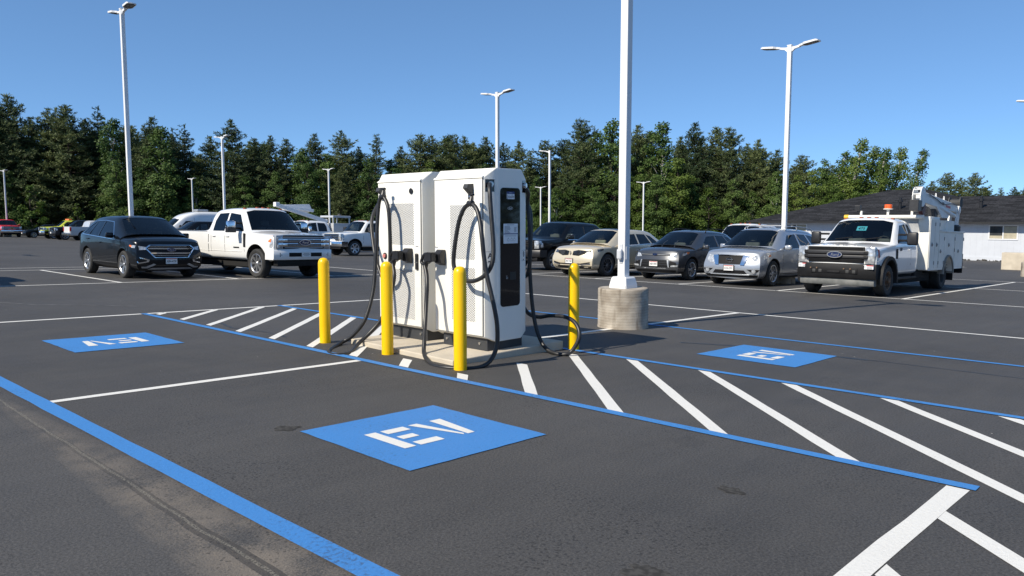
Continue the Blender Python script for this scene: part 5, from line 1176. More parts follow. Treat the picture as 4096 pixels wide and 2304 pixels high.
pathf = suv('crossover_car', 'silver crossover with roof rack, next to the white service truck', onlot(21.72, -10.93, AZ_S+math.pi), C_SILVER, 5.0, 1.96, 1.76, .95, 2.9, .38, 'eight', .97, 1.14, 1.07, 1.19, 1.12, 2.0, 4.3, 4.75, front_path,
    [[(1.62, 1.10), (2.16, 1.52), (2.76, 1.565), (2.76, 1.14)], [(2.85, 1.145), (2.85, 1.565), (3.50, 1.56), (3.66, 1.18)], [(3.75, 1.185), (3.6, 1.555), (4.05, 1.52), (4.42, 1.22)]], seat=M_GSEAT, rails=M_SATIN)

# ---------------------------------------------------------------- pickups
def pickup_body(p):
    L, h, H, FO, hz, bz, xc, xw, xb, nose = p['L'], p['W']/2, p['H'], p['FO'], p['hz'], p['bz'], p['xc'], p['xw'], p['xb'], p.get('nose', .12)
    zb = p.get('zb', .50); rail = p.get('rail', bz+.02); bed = p.get('bed', True); tu = p.get('tumble', .78)
    low = lambda k=1: [(0, zb), (h*.86*k, zb-.01), (h*.965*k, zb+.07), (h*1.0*k, .90)]
    ST = [(nose, 0, p.get('bulge', .07), [(0, zb+.05), (h*.86, zb+.06, .04), (h*.95, zb+.13, .01), (h*.965, .88), (h*.93, hz-.08, .03), (h*.84, hz-.03, .03), (h*.6, hz-.005, .03), (h*.3, hz, .03), (0, hz, .03)]),
          (nose+.30, .3, .06, low(.99)+[(h*.975, hz-.05), (h*.86, hz-.005), (h*.62, hz+.03), (h*.3, hz+.045), (0, hz+.03)]),
          (xc-.35, .4, .06, low()+[(h*.98, bz-.02), (h*.86, hz+.045), (h*.62, hz+.075), (h*.3, hz+.085), (0, hz+.07)]),
          (xc, .12, .14, low()+[(h*.985, bz), (h*.87, hz+.045), (h*.66, hz+.085), (h*.3, hz+.10), (0, hz+.10)]),
          (xw, .22, .07, low()+[(h*.985, bz), (h*tu, H-.17), (h*(tu-.10), H-.06), (h*.34, H-.02), (0, H-.015)]),
          ((xw+xb)/2, .4, .02, low()+[(h*.985, bz), (h*(tu+.005), H-.14), (h*(tu-.10), H-.035), (h*.34, H-.002), (0, H)]),
          (xb, .2, 0, low()+[(h*.985, bz), (h*tu, H-.17), (h*(tu-.10), H-.08), (h*.34, H-.05), (0, H-.05)])]
    if bed:
        fz = .95
        ST += [(xb+.13, .15, 0, low()+[(h*.985, rail), (h*.95, rail+.005), (h*.93, fz), (h*.5, fz), (0, fz)]),
               (L-.22, .1, 0, low()+[(h*.985, rail), (h*.95, rail+.005), (h*.93, fz), (h*.5, fz), (0, fz)]),
               (L-.19, .1, 0, low(.99)+[(h*.975, rail), (h*.90, rail+.005), (h*.6, rail+.005), (h*.3, rail+.005), (0, rail+.005)]),
               (L-.10, 0, 0, [(0, zb+.06), (h*.86, zb+.06), (h*.94, zb+.13), (h*.965, .90), (h*.955, rail), (h*.88, rail+.005), (h*.6, rail+.005), (h*.3, rail+.005), (0, rail+.005)])]
    else:
        ST += [(xb+.10, 0, 0, [(0, zb), (h*.86, zb), (h*.965, zb+.07), (h*.99, .90), (h*.965, bz+.0), (h*.80, bz+.06), (h*.55, bz+.06), (h*.3, bz+.06), (0, bz+.06)])]
    return loft_body(ST, FO)
def pickup(name, label, M, paint, p, front, wins, group=None, cat='pickup truck', seat=None, bumper=M_CHROME, detail=True):
    c = Car(name, label, cat, M, pickup_body(p), p['FO'], paint, group); h, H, FO, r, hz, bz = p['W']/2, p['H'], p['FO'], p['r'], p['hz'], p['bz']; tu = p.get('tumble', .78)
    wx = (FO, FO+p['WB']) if p.get('bed', True) else (FO,)
    c.cut_wheels(wx, p.get('arch', r+.10), r+.04, .36, h); xc, xw, xb = p['xc'], p['xw'], p['xb']
    c.cut_cabin([(xc+.22, .72, h*.88), (xc+.22, hz+.07, h*.85), (xw+.08, H-.13, h*(tu-.14)), (xb-.06, H-.15, h*(tu-.14)), (xb-.05, bz, h*.85), (xb-.05, .72, h*.88)])
    wb, wt = hz+.115, H-.085
    WS = [(-h*.83, wb-.01), (-h*.45, wb), (0, wb+.005), (h*.45, wb), (h*.83, wb-.01), (h*(tu-.08), wt-.055), (h*.45, wt), (0, wt+.008), (-h*.45, wt), (-h*(tu-.08), wt-.055)]
    c.cut_front(WS, .2, xw+.3)
    for P in wins: c.cut_side(P)
    c.finish()
    c.front('windscreen', WS, G_FRONT, off=-.008, th=0, res=.12)
    for i, P in enumerate(wins): c.side('window', P, G_SIDE if i == 0 else G_DARK, off=-.008, th=0, res=.12)
    c.wheels((FO, FO+p['WB']), r, h+p.get('wout', 0), p['rim'], .28, dual=p.get('dual'))
    if detail:
        x1 = wins[0][0][0]-.06; xm = wins[0][-1][0]+.04; x2 = wins[-1][-1][0]+.08
        c.seam([(x1, zb_(p)+.08), (x1, bz+.02)]); c.seam([(xm, zb_(p)+.08), (xm, bz+.03)])
        if len(wins) > 1 and p.get('crew', True): c.seam([(x2, zb_(p)+.08), (x2, bz+.03)])
        if p.get('bed', True): c.seam([(xb+.09, zb_(p)+.02), (xb+.09, bz+.10)], .03)
        c.handles([(xm-.17, bz-.12)]+([(x2-.17, bz-.12)] if len(wins) > 1 and p.get('crew', True) else []), p.get('handle', paint))
        bm = B(); box(bm, c.X(FO+r+.25), c.X(FO+p['WB']-r-.2), -h*.80, h*.80, .30, .47, .03); box(bm, c.X(FO+.3), c.X(p['L']-.3), -.45, .45, .42, .60); lathe(bm, [(.09, -h*.75), (.09, h*.75)], 12, 'Y', Matrix.Translation((c.X(FO+p['WB']), 0, r))); lathe(bm, [(.15, -.15), (.17, 0), (.15, .15)], 12, 'Y', Matrix.Translation((c.X(FO+p['WB']), 0, r))); lathe(bm, [(.08, -h*.75), (.08, h*.75)], 12, 'Y', Matrix.Translation((c.X(FO), 0, r))); mobj('chassis', bm, M_WELL, c.root)
        if seat: c.seats((xc+1.2,)+((xc+2.2,) if p.get('crew', True) else ()), h*.40, seat, z0=.95, top=1.48, dash=(xc+.32, hz+.06, h*.75))
        if p.get('bed', True):
            c.side('bed_rail_cap', [(xb+.16, p.get('rail', bz+.02)-.012), (p['L']-.14, p.get('rail', bz+.02)-.012), (p['L']-.14, p.get('rail', bz+.02)+.002), (xb+.16, p.get('rail', bz+.02)+.002)], M_TRIM, off=.006)
    front(c)
    return c
def zb_(p): return p.get('zb', .50)
def cab_lights(c, p, mt=M_CLEAR):
    for y in (-.62, -.2, 0, .2, .62):
        z = c.hit(y, 0, 'top', c.X(p['xw']+.16)).z; bm = B(); box(bm, c.X(p['xw']+.2), c.X(p['xw']+.10), y-.04, y+.04, z-.01, z+.028, .008); mobj('clearance_lamp', bm, mt, c.root)
def tow_mirrors(c, p, cap, low=None): c.mirror(p['xc']+.42, p['bz']+.17, p['W']/2*.95, .26, .34, cap, .14, .17, arms=2, low=low)
SD = dict(L=6.76, W=2.03, H=2.06, FO=.97, WB=4.47, hz=1.27, bz=1.30, xc=1.40, xw=1.95, xb=3.40, r=.42, rim='eight')
SDW = [[(1.60, 1.335), (2.0, 1.83), (2.54, 1.885), (2.54, 1.335)], [(2.62, 1.335), (2.62, 1.885), (3.14, 1.865), (3.26, 1.64), (3.26, 1.335)]]
def bumper(c, p, z0, z1, mt, x0=-.04, dep=.42, half=None, cut=.0):
    h = half or p['W']/2*.985; bm = B(); n = 12; pr = None
    for i in range(n+1):
        k = -1+2*i/n; y = k*h; x = c.X(x0)-.12*abs(k)**4; r = [bm.verts.new((x-a, y, z)) for a, z in ((dep, z0), (.03, z0), (0, z0+.04), (0, z1-.03), (.02, z1), (dep, z1))]
        if pr:
            for j in range(6): bm.faces.new((pr[j], pr[(j+1) % 6], r[(j+1) % 6], r[j]))
        else: bm.faces.new(r[::-1])
        pr = r
    bm.faces.new(pr); bmesh.ops.recalc_face_normals(bm, faces=bm.faces[:]); return mobj('bumper', bm, mt, c.root, ang=40)
def bbox_front(c, name, y0, y1, z0, z1, x, d, mt, parent=None, bev=.01):
    """box on the nose: its front face at distance x behind the nose datum"""
    bm = B(); box(bm, c.X(x+d), c.X(x), y0, y1, z0, z1, bev); return mobj(name, bm, mt, parent or c.root, ang=40)
def front_sd_platinum(c):
    p = SD
    bp = bumper(c, p, .55, .84, C_WHITE)
    for sg in (1, -1):
        a, b = sorted((.64*sg, .84*sg)); bbox_front(c, 'fog_lamp_recess', a, b, .63, .76, -.035+.05, .05, M_GBAR, bp); bbox_front(c, 'fog_lamp', a+.04, b-.04, .66, .72, .005, .03, M_LAMP, bp)
    bbox_front(c, 'bumper_opening', -.56, .56, .64, .755, -.046, .05, M_GBAR, bp)
    bbox_front(c, 'air_dam', -.86, .86, .36, .56, .10, .2, M_TRIM)
    bbox_front(c, 'grille', -.70, .70, .86, 1.245, .055, .2, M_GBAR)
    bbox_front(c, 'grille_bar', -.70, .70, 1.175, 1.205, .03, .1, M_SATIN); bbox_front(c, 'grille_bar', -.66, .66, .885, .91, .035, .1, M_SATIN)
    m_mesh = mat('chrome_mesh', (.42, .43, .45), .35, metal=.8, var=.1, scale=30)
    for z0, z1 in ((1.05, 1.155), (.925, 1.03)):
        bbox_front(c, 'grille_bar', -.88, .88, z0, z1, .025, .1, M_CHROME); g = bbox_front(c, 'grille_mesh', -.58, .58, z0+.02, z1-.02, .02, .1, M_GBAR, bev=.0)
        bm = B()
        for i in range(28): box(bm, c.X(.05), c.X(.013), -.575+i*.0425, -.568+i*.0425, z0+.02, z1-.02)
        for k in range(1, 3): box(bm, c.X(.05), c.X(.014), -.575, .575, z0+.02+k*.022-.003, z0+.02+k*.022+.003)
        mobj('grille_lattice', bm, M_SATIN, g)
    for sg in (1, -1):
        y = sorted((.71*sg, .94*sg)); bbox_front(c, 'headlight_housing', *y, .86, 1.245, .05, .16, M_SATIN)
        for zz in (1.15, .93):
            y = sorted((.76*sg, .90*sg)); bbox_front(c, 'headlight', *y, zz-.05, zz+.05, .03, .06, M_LAMP)
    c.side('headlight', [(.10, .88), (.10, 1.22), (.26, 1.22), (.30, .90)], M_LAMP, off=.006); c.side('marker_lamp', [(.24, 1.04), (.24, 1.23), (.34, 1.23), (.36, 1.06)], M_AMBER, off=.008)
    m = Matrix.Translation((c.X(.01), 0, 1.045)) @ frame((0, 0, 0), (0, 1, 0), (0, 0, 1)); bm = B(); prism(bm, [(.20*math.cos(R(i*15)), .088*math.sin(R(i*15)), -.03) for i in range(24)], (0, 0, .045)); e = mobj('emblem', bm, M_BADGE, c.root, m=m); oval(e, Matrix.Translation((0, 0, .015)), .20, .088, .016, M_CHROME, .01); text('Ford', .11, M_CHROME, e, Matrix.Translation((0, -.005, .016)), depth=.002, shear=.3)
    text('SUPER DUTY', .085, M_SATIN, c.root, frame((c.X(.165), 0, 1.262), (0, 1, 0), (-.55, 0, .83)), depth=.006, wid=.95)
    m = Matrix.Translation((c.X(-.06), 0, .70)) @ frame((0, 0, 0), (0, 1, 0), (0, 0, 1)); bm = B(); box(bm, -.155, .155, -.08, .08, -.01, .004, .004); pl = mobj('licence_plate', bm, M_PLATE, bp, m=m)
    bm = B()
    for k, w_ in enumerate((.2, .24, .16)): box(bm, -w_/2, w_/2, .03-.035*k, .04-.035*k, .004, .005)
    mobj('plate_print', bm, M_INK, pl)
    tow_mirrors(c, p, M_CHROME, M_BLACK); cab_lights(c, p)
    for sg in (1, -1):
        text('4X4', .13, M_REDB, c.root, c.sframe(6.35, 1.19, sg, .004), depth=.002, shear=.25)
        bm = B(); box(bm, -.05, .05, -.20, .20, 0, .02, .008); mobj('fender_vent', bm, M_TRIM, c.root, m=c.sframe(1.52, 1.08, sg, .0))
        bm = B(); box(bm, -.15, .15, -.018, .018, 0, .006); mobj('door_badge', bm, M_TRIM, c.root, m=c.sframe(1.95, .86, sg, .002))
        bm = B(); box(bm, c.X(1.42), c.X(1.38), sg*.98-.14 if sg > 0 else -.98, sg*.98 if sg > 0 else -.98+.14, .38, .72); mobj('mud_flap', bm, M_TRIM, c.root)
        m = c.sframe(5.9, 1.25, sg); 
    c.side('side_moulding', [(1.70, .735), (6.5, .735), (6.5, .75), (1.70, .75)], M_SATIN if False else C_WHITE, off=.008)
    c.front('tail_lamp', [], M_REDL) if False else None
    bm = B(); [box(bm, c.X(6.72), c.X(6.60), *sorted((.88*sg, 1.0*sg)), .92, 1.28, .02) for sg in (1, -1)]; mobj('tail_lamp', bm, M_REDL, c.root)
f250 = pickup('pickup_truck', 'white crew-cab pickup with chrome mirrors and a 4X4 badge, next to the black crossover', onlot(11.82, -20.62, AZ_T+R(5)), C_WHITE, SD, front_sd_platinum, SDW, seat=M_GSEAT)
def front_generic(chrome=True, paint_grille=M_GBAR, lights=True, txt=None, amber=False, plate=True, p=SD, mir=None):
    def f(c):
        h = p['W']/2; bp = bumper(c, p, .52, .80, M_CHROME if chrome else M_BLACK)
        bbox_front(c, 'air_dam', -h*.85, h*.85, .38, .53, .08, .2, M_TRIM)
        g = bbox_front(c, 'grille', -h*.70, h*.70, .83, p['hz']-.04, .06, .2, M_GBAR)
        n = 3
        for k in range(n):
            z = .88+k*(p['hz']-.04-.90)/n+.04; bbox_front(c, 'grille_bar', -h*.69, h*.69, z, z+.035, .035, .1, M_CHROME if chrome else M_TRIM)
        for sg in (1, -1): bbox_front(c, 'headlight', *sorted((h*.72*sg, h*.94*sg)), .85, p['hz']-.04, .05, .16, M_LAMP)
        c.side('headlight', [(.12, .88), (.12, p['hz']-.06), (.26, p['hz']-.06), (.30, .92)], M_LAMP, off=.006)
        m = Matrix.Translation((c.X(.03), 0, (.83+p['hz']-.04)/2)) @ frame((0, 0, 0), (0, 1, 0), (0, 0, 1)); bm = B(); prism(bm, [(.16*math.cos(R(i*15)), .07*math.sin(R(i*15)), -.03) for i in range(24)], (0, 0, .045)); e = mobj('emblem', bm, M_BADGE, c.root, m=m); oval(e, Matrix.Translation((0, 0, .015)), .16, .07, .014, M_CHROME, .01)
        if plate: bm = B(); box(bm, c.X(.0), c.X(-.055), -.155, .155, .60, .75, .004); mobj('licence_plate', bm, M_PLATE, bp)
        tow_mirrors(c, p, mir or M_BLACK) if p.get('tow', True) else c.mirror(p['xc']+.4, p['bz']+.11, h*.95, .22, .19, mir or c.paint, .12, .06)
        if p['H'] > 1.98: cab_lights(c, p)
    return f
SD2 = dict(SD, L=6.35, WB=4.06, rim='six', H=2.03)
F150 = dict(L=5.9, W=2.02, H=1.96, FO=.95, WB=3.69, hz=1.20, bz=1.22, xc=1.42, xw=2.15, xb=4.05, r=.41, rim='six', zb=.44, tow=False, rail=1.30)
F150W = [[(1.64, 1.255), (2.2, 1.745), (2.96, 1.795), (2.96, 1.255)], [(3.04, 1.255), (3.04, 1.795), (3.72, 1.775), (3.88, 1.55), (3.88, 1.255)]]
pickup('pickup_truck', 'white pickup with chrome grille and bumper, left of the charging cabinets', onlot(25.15, -37.2, AZ_S+math.pi), C_WHITE, SD2, front_generic(p=SD2), SDW, seat=M_GSEAT)
blk = pickup('pickup_truck', 'black crew-cab pickup parked right behind the charging cabinets', onlot(23.0, -20.6, AZ_S+math.pi), C_BLACK, F150, front_generic(p=F150, chrome=False), F150W, seat=M_GSEAT)
blk.side('window_trim', [(1.55, 1.215), (1.55, 1.235), (3.95, 1.235), (3.95, 1.215)], M_CHROME, off=.006)
blk.handles([(2.8, 1.13), (3.72, 1.13)], M_CHROME)
wcr = pickup('pickup_truck', 'white crew-cab truck with silver mirror, half hidden behind the white pickup with chrome mirrors', onlot(25.0, -43.3, AZ_S+math.pi), C_WHITE, SD2, front_generic(p=SD2, mir=M_CHROME), SDW, seat=M_GSEAT)
text('MIL', .22, M_INK, wcr.root, wcr.sframe(2.35, 1.0, 1, .004), depth=.002, bold=.004)
pickup('pickup_truck', 'white high truck with clearance lamps behind the silver crossover', onlot(28.5, -14.9, AZ_S+math.pi), C_WHITE, SD2, front_generic(p=SD2, mir=C_WHITE), SDW, seat=M_GSEAT)
# far left row: simpler but still whole trucks
FAR = [('pickup_truck', 'bright red pickup at the far left', (23.0, -98.6), AZ_T, C_RED, True), ('pickup_truck', 'lime yellow pickup with an amber light bar on its roof', (24.4, -88.9), AZ_S+math.pi, C_LIME, True),
       ('pickup_truck', 'small black pickup in front of the lime yellow one', (23.9, -83.6), AZ_S+math.pi, C_BLACK, False)]
for nm, lab, (s, t), az, pt, ch in FAR:
    c = pickup(nm, lab, onlot(s, t, az), pt, F150, front_generic(p=F150, chrome=ch), F150W, seat=None)
    if pt is C_LIME:
        bm = B(); box(bm, c.X(2.75), c.X(2.45), -.6, .6, 1.95, 2.09, .03); mobj('light_bar', bm, M_AMBER, c.root)
gp_ = pickup('pickup_truck', 'small white pickup seen from behind, left of the black crossover', onlot(28.3, -80.6, AZ_S), C_LGREY, F150, front_generic(p=F150, plate=False), F150W)
bm = B(); [box(bm, gp_.X(5.84), gp_.X(5.70), *sorted((.84*sg, 1.0*sg)), .88, 1.26, .02) for sg in (1, -1)]; mobj('tail_lamp', bm, M_REDL, gp_.root)
bm = B(); box(bm, gp_.X(6.0), gp_.X(5.75), -.92, .92, .50, .70, .03); mobj('bumper', bm, M_CHROME, gp_.root)
bm = B(); box(bm, gp_.X(5.818), gp_.X(5.80), -.78, .78, .74, 1.27, .01); mobj('tailgate', bm, C_WHITE, gp_.root)
# other crossovers and cars further back
def front_plain(c):
    c.front('grille', [(-.55, .66), (-.58, .88), (.58, .88), (.55, .66)][::-1], M_GBAR, off=.008); c.bar('grille_bar', -.56, .56, .77, .80, .02, M_CHROME)
    c.front('headlight', [(.60, .80), (.62, .89), (.88, .92), (.92, .84)], M_LAMP, both=True, off=.006); c.plate(0, .5, '', off=.03)
PL = (4.9, 1.96, 1.80, .95, 2.9, .385, 'six', .98, 1.15, 1.08, 1.18, 1.12, 2.0, 4.2, 4.65)
PW = [[(1.62, 1.11), (2.16, 1.56), (2.76, 1.605), (2.76, 1.14)], [(2.85, 1.145), (2.85, 1.605), (3.50, 1.60), (3.66, 1.18)], [(3.75, 1.185), (3.6, 1.595), (4.0, 1.55), (4.35, 1.22)]]
suv('crossover_car', 'black crossover seen over the bed of the white pickup, before the van', onlot(23.6, -55.9, AZ_S+math.pi) @ Matrix.Diagonal((1, 1, 1.07, 1)), C_BLACK, *PL, front_plain, PW, seams=False)
suv('crossover_car', 'blue car roof showing between the black pickup and the champagne car', onlot(31.3, -23.3, AZ_S), C_BLUE, *PL, front_plain, PW, seams=False)
suv('crossover_car', 'dark car whose roof shows behind the grey crossover', onlot(33.6, -20.6, AZ_S+math.pi), C_NAVY, *PL, front_plain, PW, seams=False)
suv('crossover_car', 'small black car between the red and the lime yellow pickups', onlot(24.2, -95.0, AZ_S+math.pi), C_BLACK, 4.6, 1.84, 1.50, .92, 2.7, .34, 'five', .80, .95, .90, 1.0, 1.25, 2.1, 3.5, 4.2, front_plain, [[(1.75, .94), (2.3, 1.27), (2.75, 1.31), (2.75, .97)], [(2.84, .975), (2.84, 1.31), (3.35, 1.28), (3.6, 1.01)]], seams=False)
# ---------------------------------------------------------------- high-roof van
def van():
    h = 1.03; zb = .28; low = lambda k=1: [(0, zb), (h*.82*k, zb), (h*.96*k, zb+.12), (h*k, .8)]
    ST = [(.12, 0, .22, [(0, zb), (h*.8, zb, .08), (h*.9, zb+.14, .02), (h*.93, .7), (h*.86, 1.02, .10), (h*.72, 1.06, .1), (h*.5, 1.08, .1), (h*.25, 1.08, .1), (0, 1.08, .1)]),
          (.75, .3, .15, low()+[(h*.97, 1.2), (h*.84, 1.32), (h*.6, 1.36), (h*.3, 1.38), (0, 1.38)]), (1.0, .15, .2, low()+[(h*.985, 1.25), (h*.87, 1.42), (h*.66, 1.46), (h*.3, 1.48), (0, 1.48)]),
          (1.85, .3, .12, low()+[(h*.985, 1.3), (h*.84, 2.02), (h*.72, 2.16), (h*.35, 2.22), (0, 2.22)]), (2.6, .4, .03, low()+[(h*.985, 1.35), (h*.86, 2.28), (h*.74, 2.44), (h*.36, 2.48), (0, 2.48)]),
          (3.4, .4, 0, low()+[(h*.985, 1.4), (h*.87, 2.32), (h*.76, 2.50), (h*.36, 2.54), (0, 2.54)]), (5.85, .1, 0, low()+[(h*.985, 1.4), (h*.87, 2.32), (h*.76, 2.50), (h*.36, 2.54), (0, 2.54)]),
          (5.95, 0, 0, [(0, zb+.1), (h*.82, zb+.1), (h*.94, zb+.2), (h*.97, .9), (h*.955, 1.4), (h*.84, 1.5), (h*.74, 1.5), (h*.36, 1.5), (0, 1.5)])]
    ST = [(a, b, d, [(q[0], q[1]*1.06)+tuple(q[2:]) for q in e]) for a, b, d, e in ST]
    c = Car('van', 'white high-roof van parked behind the black crossover and the white pickup', 'van', onlot(24.3, -59.4, AZ_S+math.pi), loft_body(ST, 1.0), 1.0, C_WHITE)
    c.cut_wheels((1.0, 4.75), .42, .37, .3, h); c.cut_cabin([(1.3, .8, .86), (1.3, 1.44, .86), (2.1, 2.05, .70), (5.7, 2.2, .70), (5.7, .8, .86)])
    WS = [(-.84, 1.50), (0, 1.52), (.84, 1.50), (.74, 2.03), (0, 2.12), (-.74, 2.03)]; c.cut_front(WS, .2, 2.3); W1 = [(1.35, 1.36), (1.9, 1.92), (2.45, 1.95), (2.45, 1.34)]; c.cut_side(W1); c.finish()
    c.front('windscreen', WS, G_FRONT, off=-.008, th=0, res=.15); c.side('window', W1, G_SIDE, off=-.008, th=0)
    c.wheels((1.0, 4.75), .36, h, 'six'); c.mirror(1.35, 1.45, h*.95, .2, .32, M_BLACK, .12, .1)
    c.seam([(1.25, .5), (1.25, 1.35)]); c.seam([(2.55, .5), (2.55, 2.2)]); c.seam([(3.9, .5), (3.9, 2.2)]); c.seam([(2.6, 1.28), (5.8, 1.28)], .03)
    c.front('grille', [(-.5, .62), (-.5, .86), (.5, .86), (.5, .62)], M_GBAR, off=.01); c.front('headlight', [(.62, .86), (.62, 1.0), (.86, 1.06), (.9, .9)], M_LAMP, both=True, off=.008)
    bm = B(); box(bm, c.X(3.9), c.X(3.0), -.45, .45, 2.68, 2.86, .06); mobj('roof_unit', bm, M_SATIN, c.root)
van()

# ---------------------------------------------------------------- service truck with crane
SD5 = dict(L=3.5, W=2.03, H=2.05, FO=.93, WB=4.9, hz=1.27, bz=1.31, xc=1.50, xw=2.20, xb=3.25, r=.40, rim='steel', bed=False, dual=True, zb=.52, arch=.52, wout=.03, crew=False)
SD5W = [[(1.72, 1.345), (2.25, 1.83), (2.70, 1.875), (2.70, 1.345)], [(2.78, 1.345), (2.78, 1.875), (2.98, 1.86), (3.14, 1.60), (3.16, 1.345)]]
M_HAND = mat('door_latch', (.26, .255, .24), .35, metal=.5)
def front_service(c):
    p = SD5; h = 1.015
    bp = bumper(c, p, .44, .82, M_TRIM, x0=-.03, dep=.40, half=.99)
    lip = bumper(c, p, .27, .45, mat('scuffed_grey_plastic', (.13, .135, .13), .7, scale=6, col2=(.2, .2, .19)), x0=.03, dep=.2, half=.93); lip.name = 'air_dam'
    bbox_front(c, 'bumper_opening', -.58, .58, .56, .70, -.037, .05, M_GBAR, bp)
    for y in (-.5, -.34, .34, .5):
        bbox_front(c, 'tow_hook', y-.045, y+.045, .575, .665, -.05, .05, M_STEELW, bp, .02); bm = B(); lathe(bm, [(.022, 0), (.018, .012), (0, .014)], 10, 'X', Matrix.Translation((c.X(-.045), y-.085, .69))); mobj('bolt', bm, M_RUST, bp)
    bbox_front(c, 'tow_plate', -.16, .16, .58, .635, -.055, .05, M_TRIM, bp)
    for y, w_ in ((-.82, .22), (.80, .30)):
        s_ = bbox_front(c, 'warning_label', y-w_/2, y+w_/2, .70, .80, -.034+.055, .05, M_PAPER, bp, 0)
        for v in s_.data.vertices: v.co.x += .0
        s_.location.x = .0; x0 = c.X(-.03)-.12*abs(y/.99)**4+.012; s_.location.x = x0-c.X(.021)
        bm = B(); box(bm, 0, .003, y-w_*.05, y+w_/2, .775, .80); k = mobj('label_band', bm, M_REDB, bp); k.location.x = x0
        bm = B(); [box(bm, 0, .002, y-w_*.02, y+w_*.42, .71+.018*i, .716+.018*i) for i in range(3)]; tube(bm, [(0.001, y-w_*.40, .77), (0.001, y-w_*.30, .72), (0.001, y-w_*.2, .76)], .005, 5); k = mobj('label_print', bm, M_INK, bp); k.location.x = x0
    g = bbox_front(c, 'grille', -.70, .70, .84, 1.245, .05, .2, M_GBAR)
    for z in (.865, .895, .925, 1.175, 1.20, 1.225): bbox_front(c, 'grille_bar', -.66, .66, z-.008, z+.008, .03, .1, M_TRIM, bev=.003)
    M_GR2 = mat('grey_black_grille', (.028, .028, .03), .5, var=.15)
    for z0, z1 in ((1.06, 1.155), (.955, 1.04)): bbox_front(c, 'grille_bar', -.80, .80, z0, z1, .015, .12, M_GR2, bev=.02)
    for sg in (1, -1):
        for k in range(6): bbox_front(c, 'side_slat', *sorted((.70*sg, .78*sg)), .94+.035*k, .955+.035*k, .01, .1, M_GBAR, g, 0)
        bbox_front(c, 'headlight', *sorted((.725*sg, .955*sg)), .83, 1.245, .055, .16, M_LAMP)
    c.side('headlight', [(.10, .86), (.10, 1.22), (.24, 1.21), (.28, .90)], M_LAMP, off=.006); c.side('marker_lamp', [(.24, .98), (.22, 1.20), (.31, 1.19), (.33, 1.0)], mat('dark_red_lens', (.2, .03, .02), .2), off=.008)
    m = Matrix.Translation((c.X(-.005), 0, 1.045)) @ frame((0, 0, 0), (0, 1, 0), (0, 0, 1)); bm = B(); prism(bm, [(.19*math.cos(R(i*15)), .085*math.sin(R(i*15)), -.03) for i in range(24)], (0, 0, .045)); e = mobj('emblem', bm, M_BADGE, c.root, m=m); oval(e, Matrix.Translation((0, 0, .015)), .19, .085, .018, M_CHROME, .01); text('Ford', .105, M_CHROME, e, Matrix.Translation((0, -.005, .016)), depth=.002, shear=.3)
    text('SUPER DUTY', .085, M_BODYW, c.root, frame((c.X(.165), 0, 1.262), (0, 1, 0), (-.55, 0, .83)), depth=.004, wid=.95)
    tow_mirrors(c, p, M_BLACK); cab_lights(c, p)
    bm = B(); z = 1.62; m = frame((c.X(1.98), -.05, 1.74), (0, 1, 0), (-.72, 0, .69)); box(bm, -.13, .13, -.085, .085, -.002, .002); s_ = mobj('window_tag', bm, mat('cyan_tag', (.14, .66, .90), .5, var=.05), c.root, m=m)
    text('475', .12, M_INK, s_, Matrix.Translation((0, -.01, .003)), depth=.001, bold=.003)
    for y0, y1 in ((.15, .62), (-.55, -.1)):
        a, b = c.hit(y0, 1.43), c.hit(y1, 1.47); bm = B(); tube(bm, [a+Vector((.02, 0, .01)), b+Vector((.015, 0, .03))], .012, 5); mobj('wiper', bm, M_TRIM, c.root)
    for sg in (1, -1):
        bm = B(); n = 20; pr = None
        for i in range(n+1):
            a = math.pi*(i/n*1.12-.06); r_ = []
            for rr, y in ((.50, .98), (.515, 1.075), (.60, 1.075), (.615, .99)): r_.append(bm.verts.new((rr*math.cos(a), y*sg, .42+rr*math.sin(a))))
            if pr:
                for j in range(4): bm.faces.new((pr[j], pr[(j+1) % 4], r_[(j+1) % 4], r_[j]))
            else: bm.faces.new(r_[::-1])
            pr = r_
        bm.faces.new(pr); bmesh.ops.recalc_face_normals(bm, faces=bm.faces[:]); mobj('wheel_flare', bm, M_TRIM, c.root, ang=40)
        text('E5V', .115, M_INK, c.root, c.sframe(1.90, 1.19, sg, .004), depth=.002, bold=.003)
        bm = B(); box(bm, -.06, .06, -.13, .13, 0, .015, .006); mobj('fender_vent', bm, M_TRIM, c.root, m=c.sframe(1.56, 1.08, sg))
        bm = B(); box(bm, c.X(3.2), c.X(1.55), *sorted((.80*sg, 1.04*sg)), .40, .46, .015); mobj('running_board', bm, M_TRIM, c.root)
    # body: forward tower, low side bins either side of the bed
    def bin_(name, x0, x1, y0, y1, z0, z1): bm = B(); box(bm, c.X(x1), c.X(x0), y0, y1, z0, z1, .012); return mobj(name, bm, M_BODYW, c.root, ang=40)
    hw = 1.15
    bin_('tower', 3.80, 4.74, -hw, hw, 1.70, 2.12); bin_('bulkhead', 3.80, 3.86, -hw, hw, .62, 1.698); bin_('bed_floor', 3.87, 7.42, -.62, .62, .72, .95)
    bm = B(); box(bm, c.X(7.2), c.X(3.5), -.42, .42, .45, .70); box(bm, c.X(4.3), c.X(3.5), .5, .9, .38, .62, .03); lathe(bm, [(.1, -.85), (.1, .85)], 12, 'Y', Matrix.Translation((c.X(5.83), 0, .40))); mobj('chassis', bm, M_WELL, c.root)
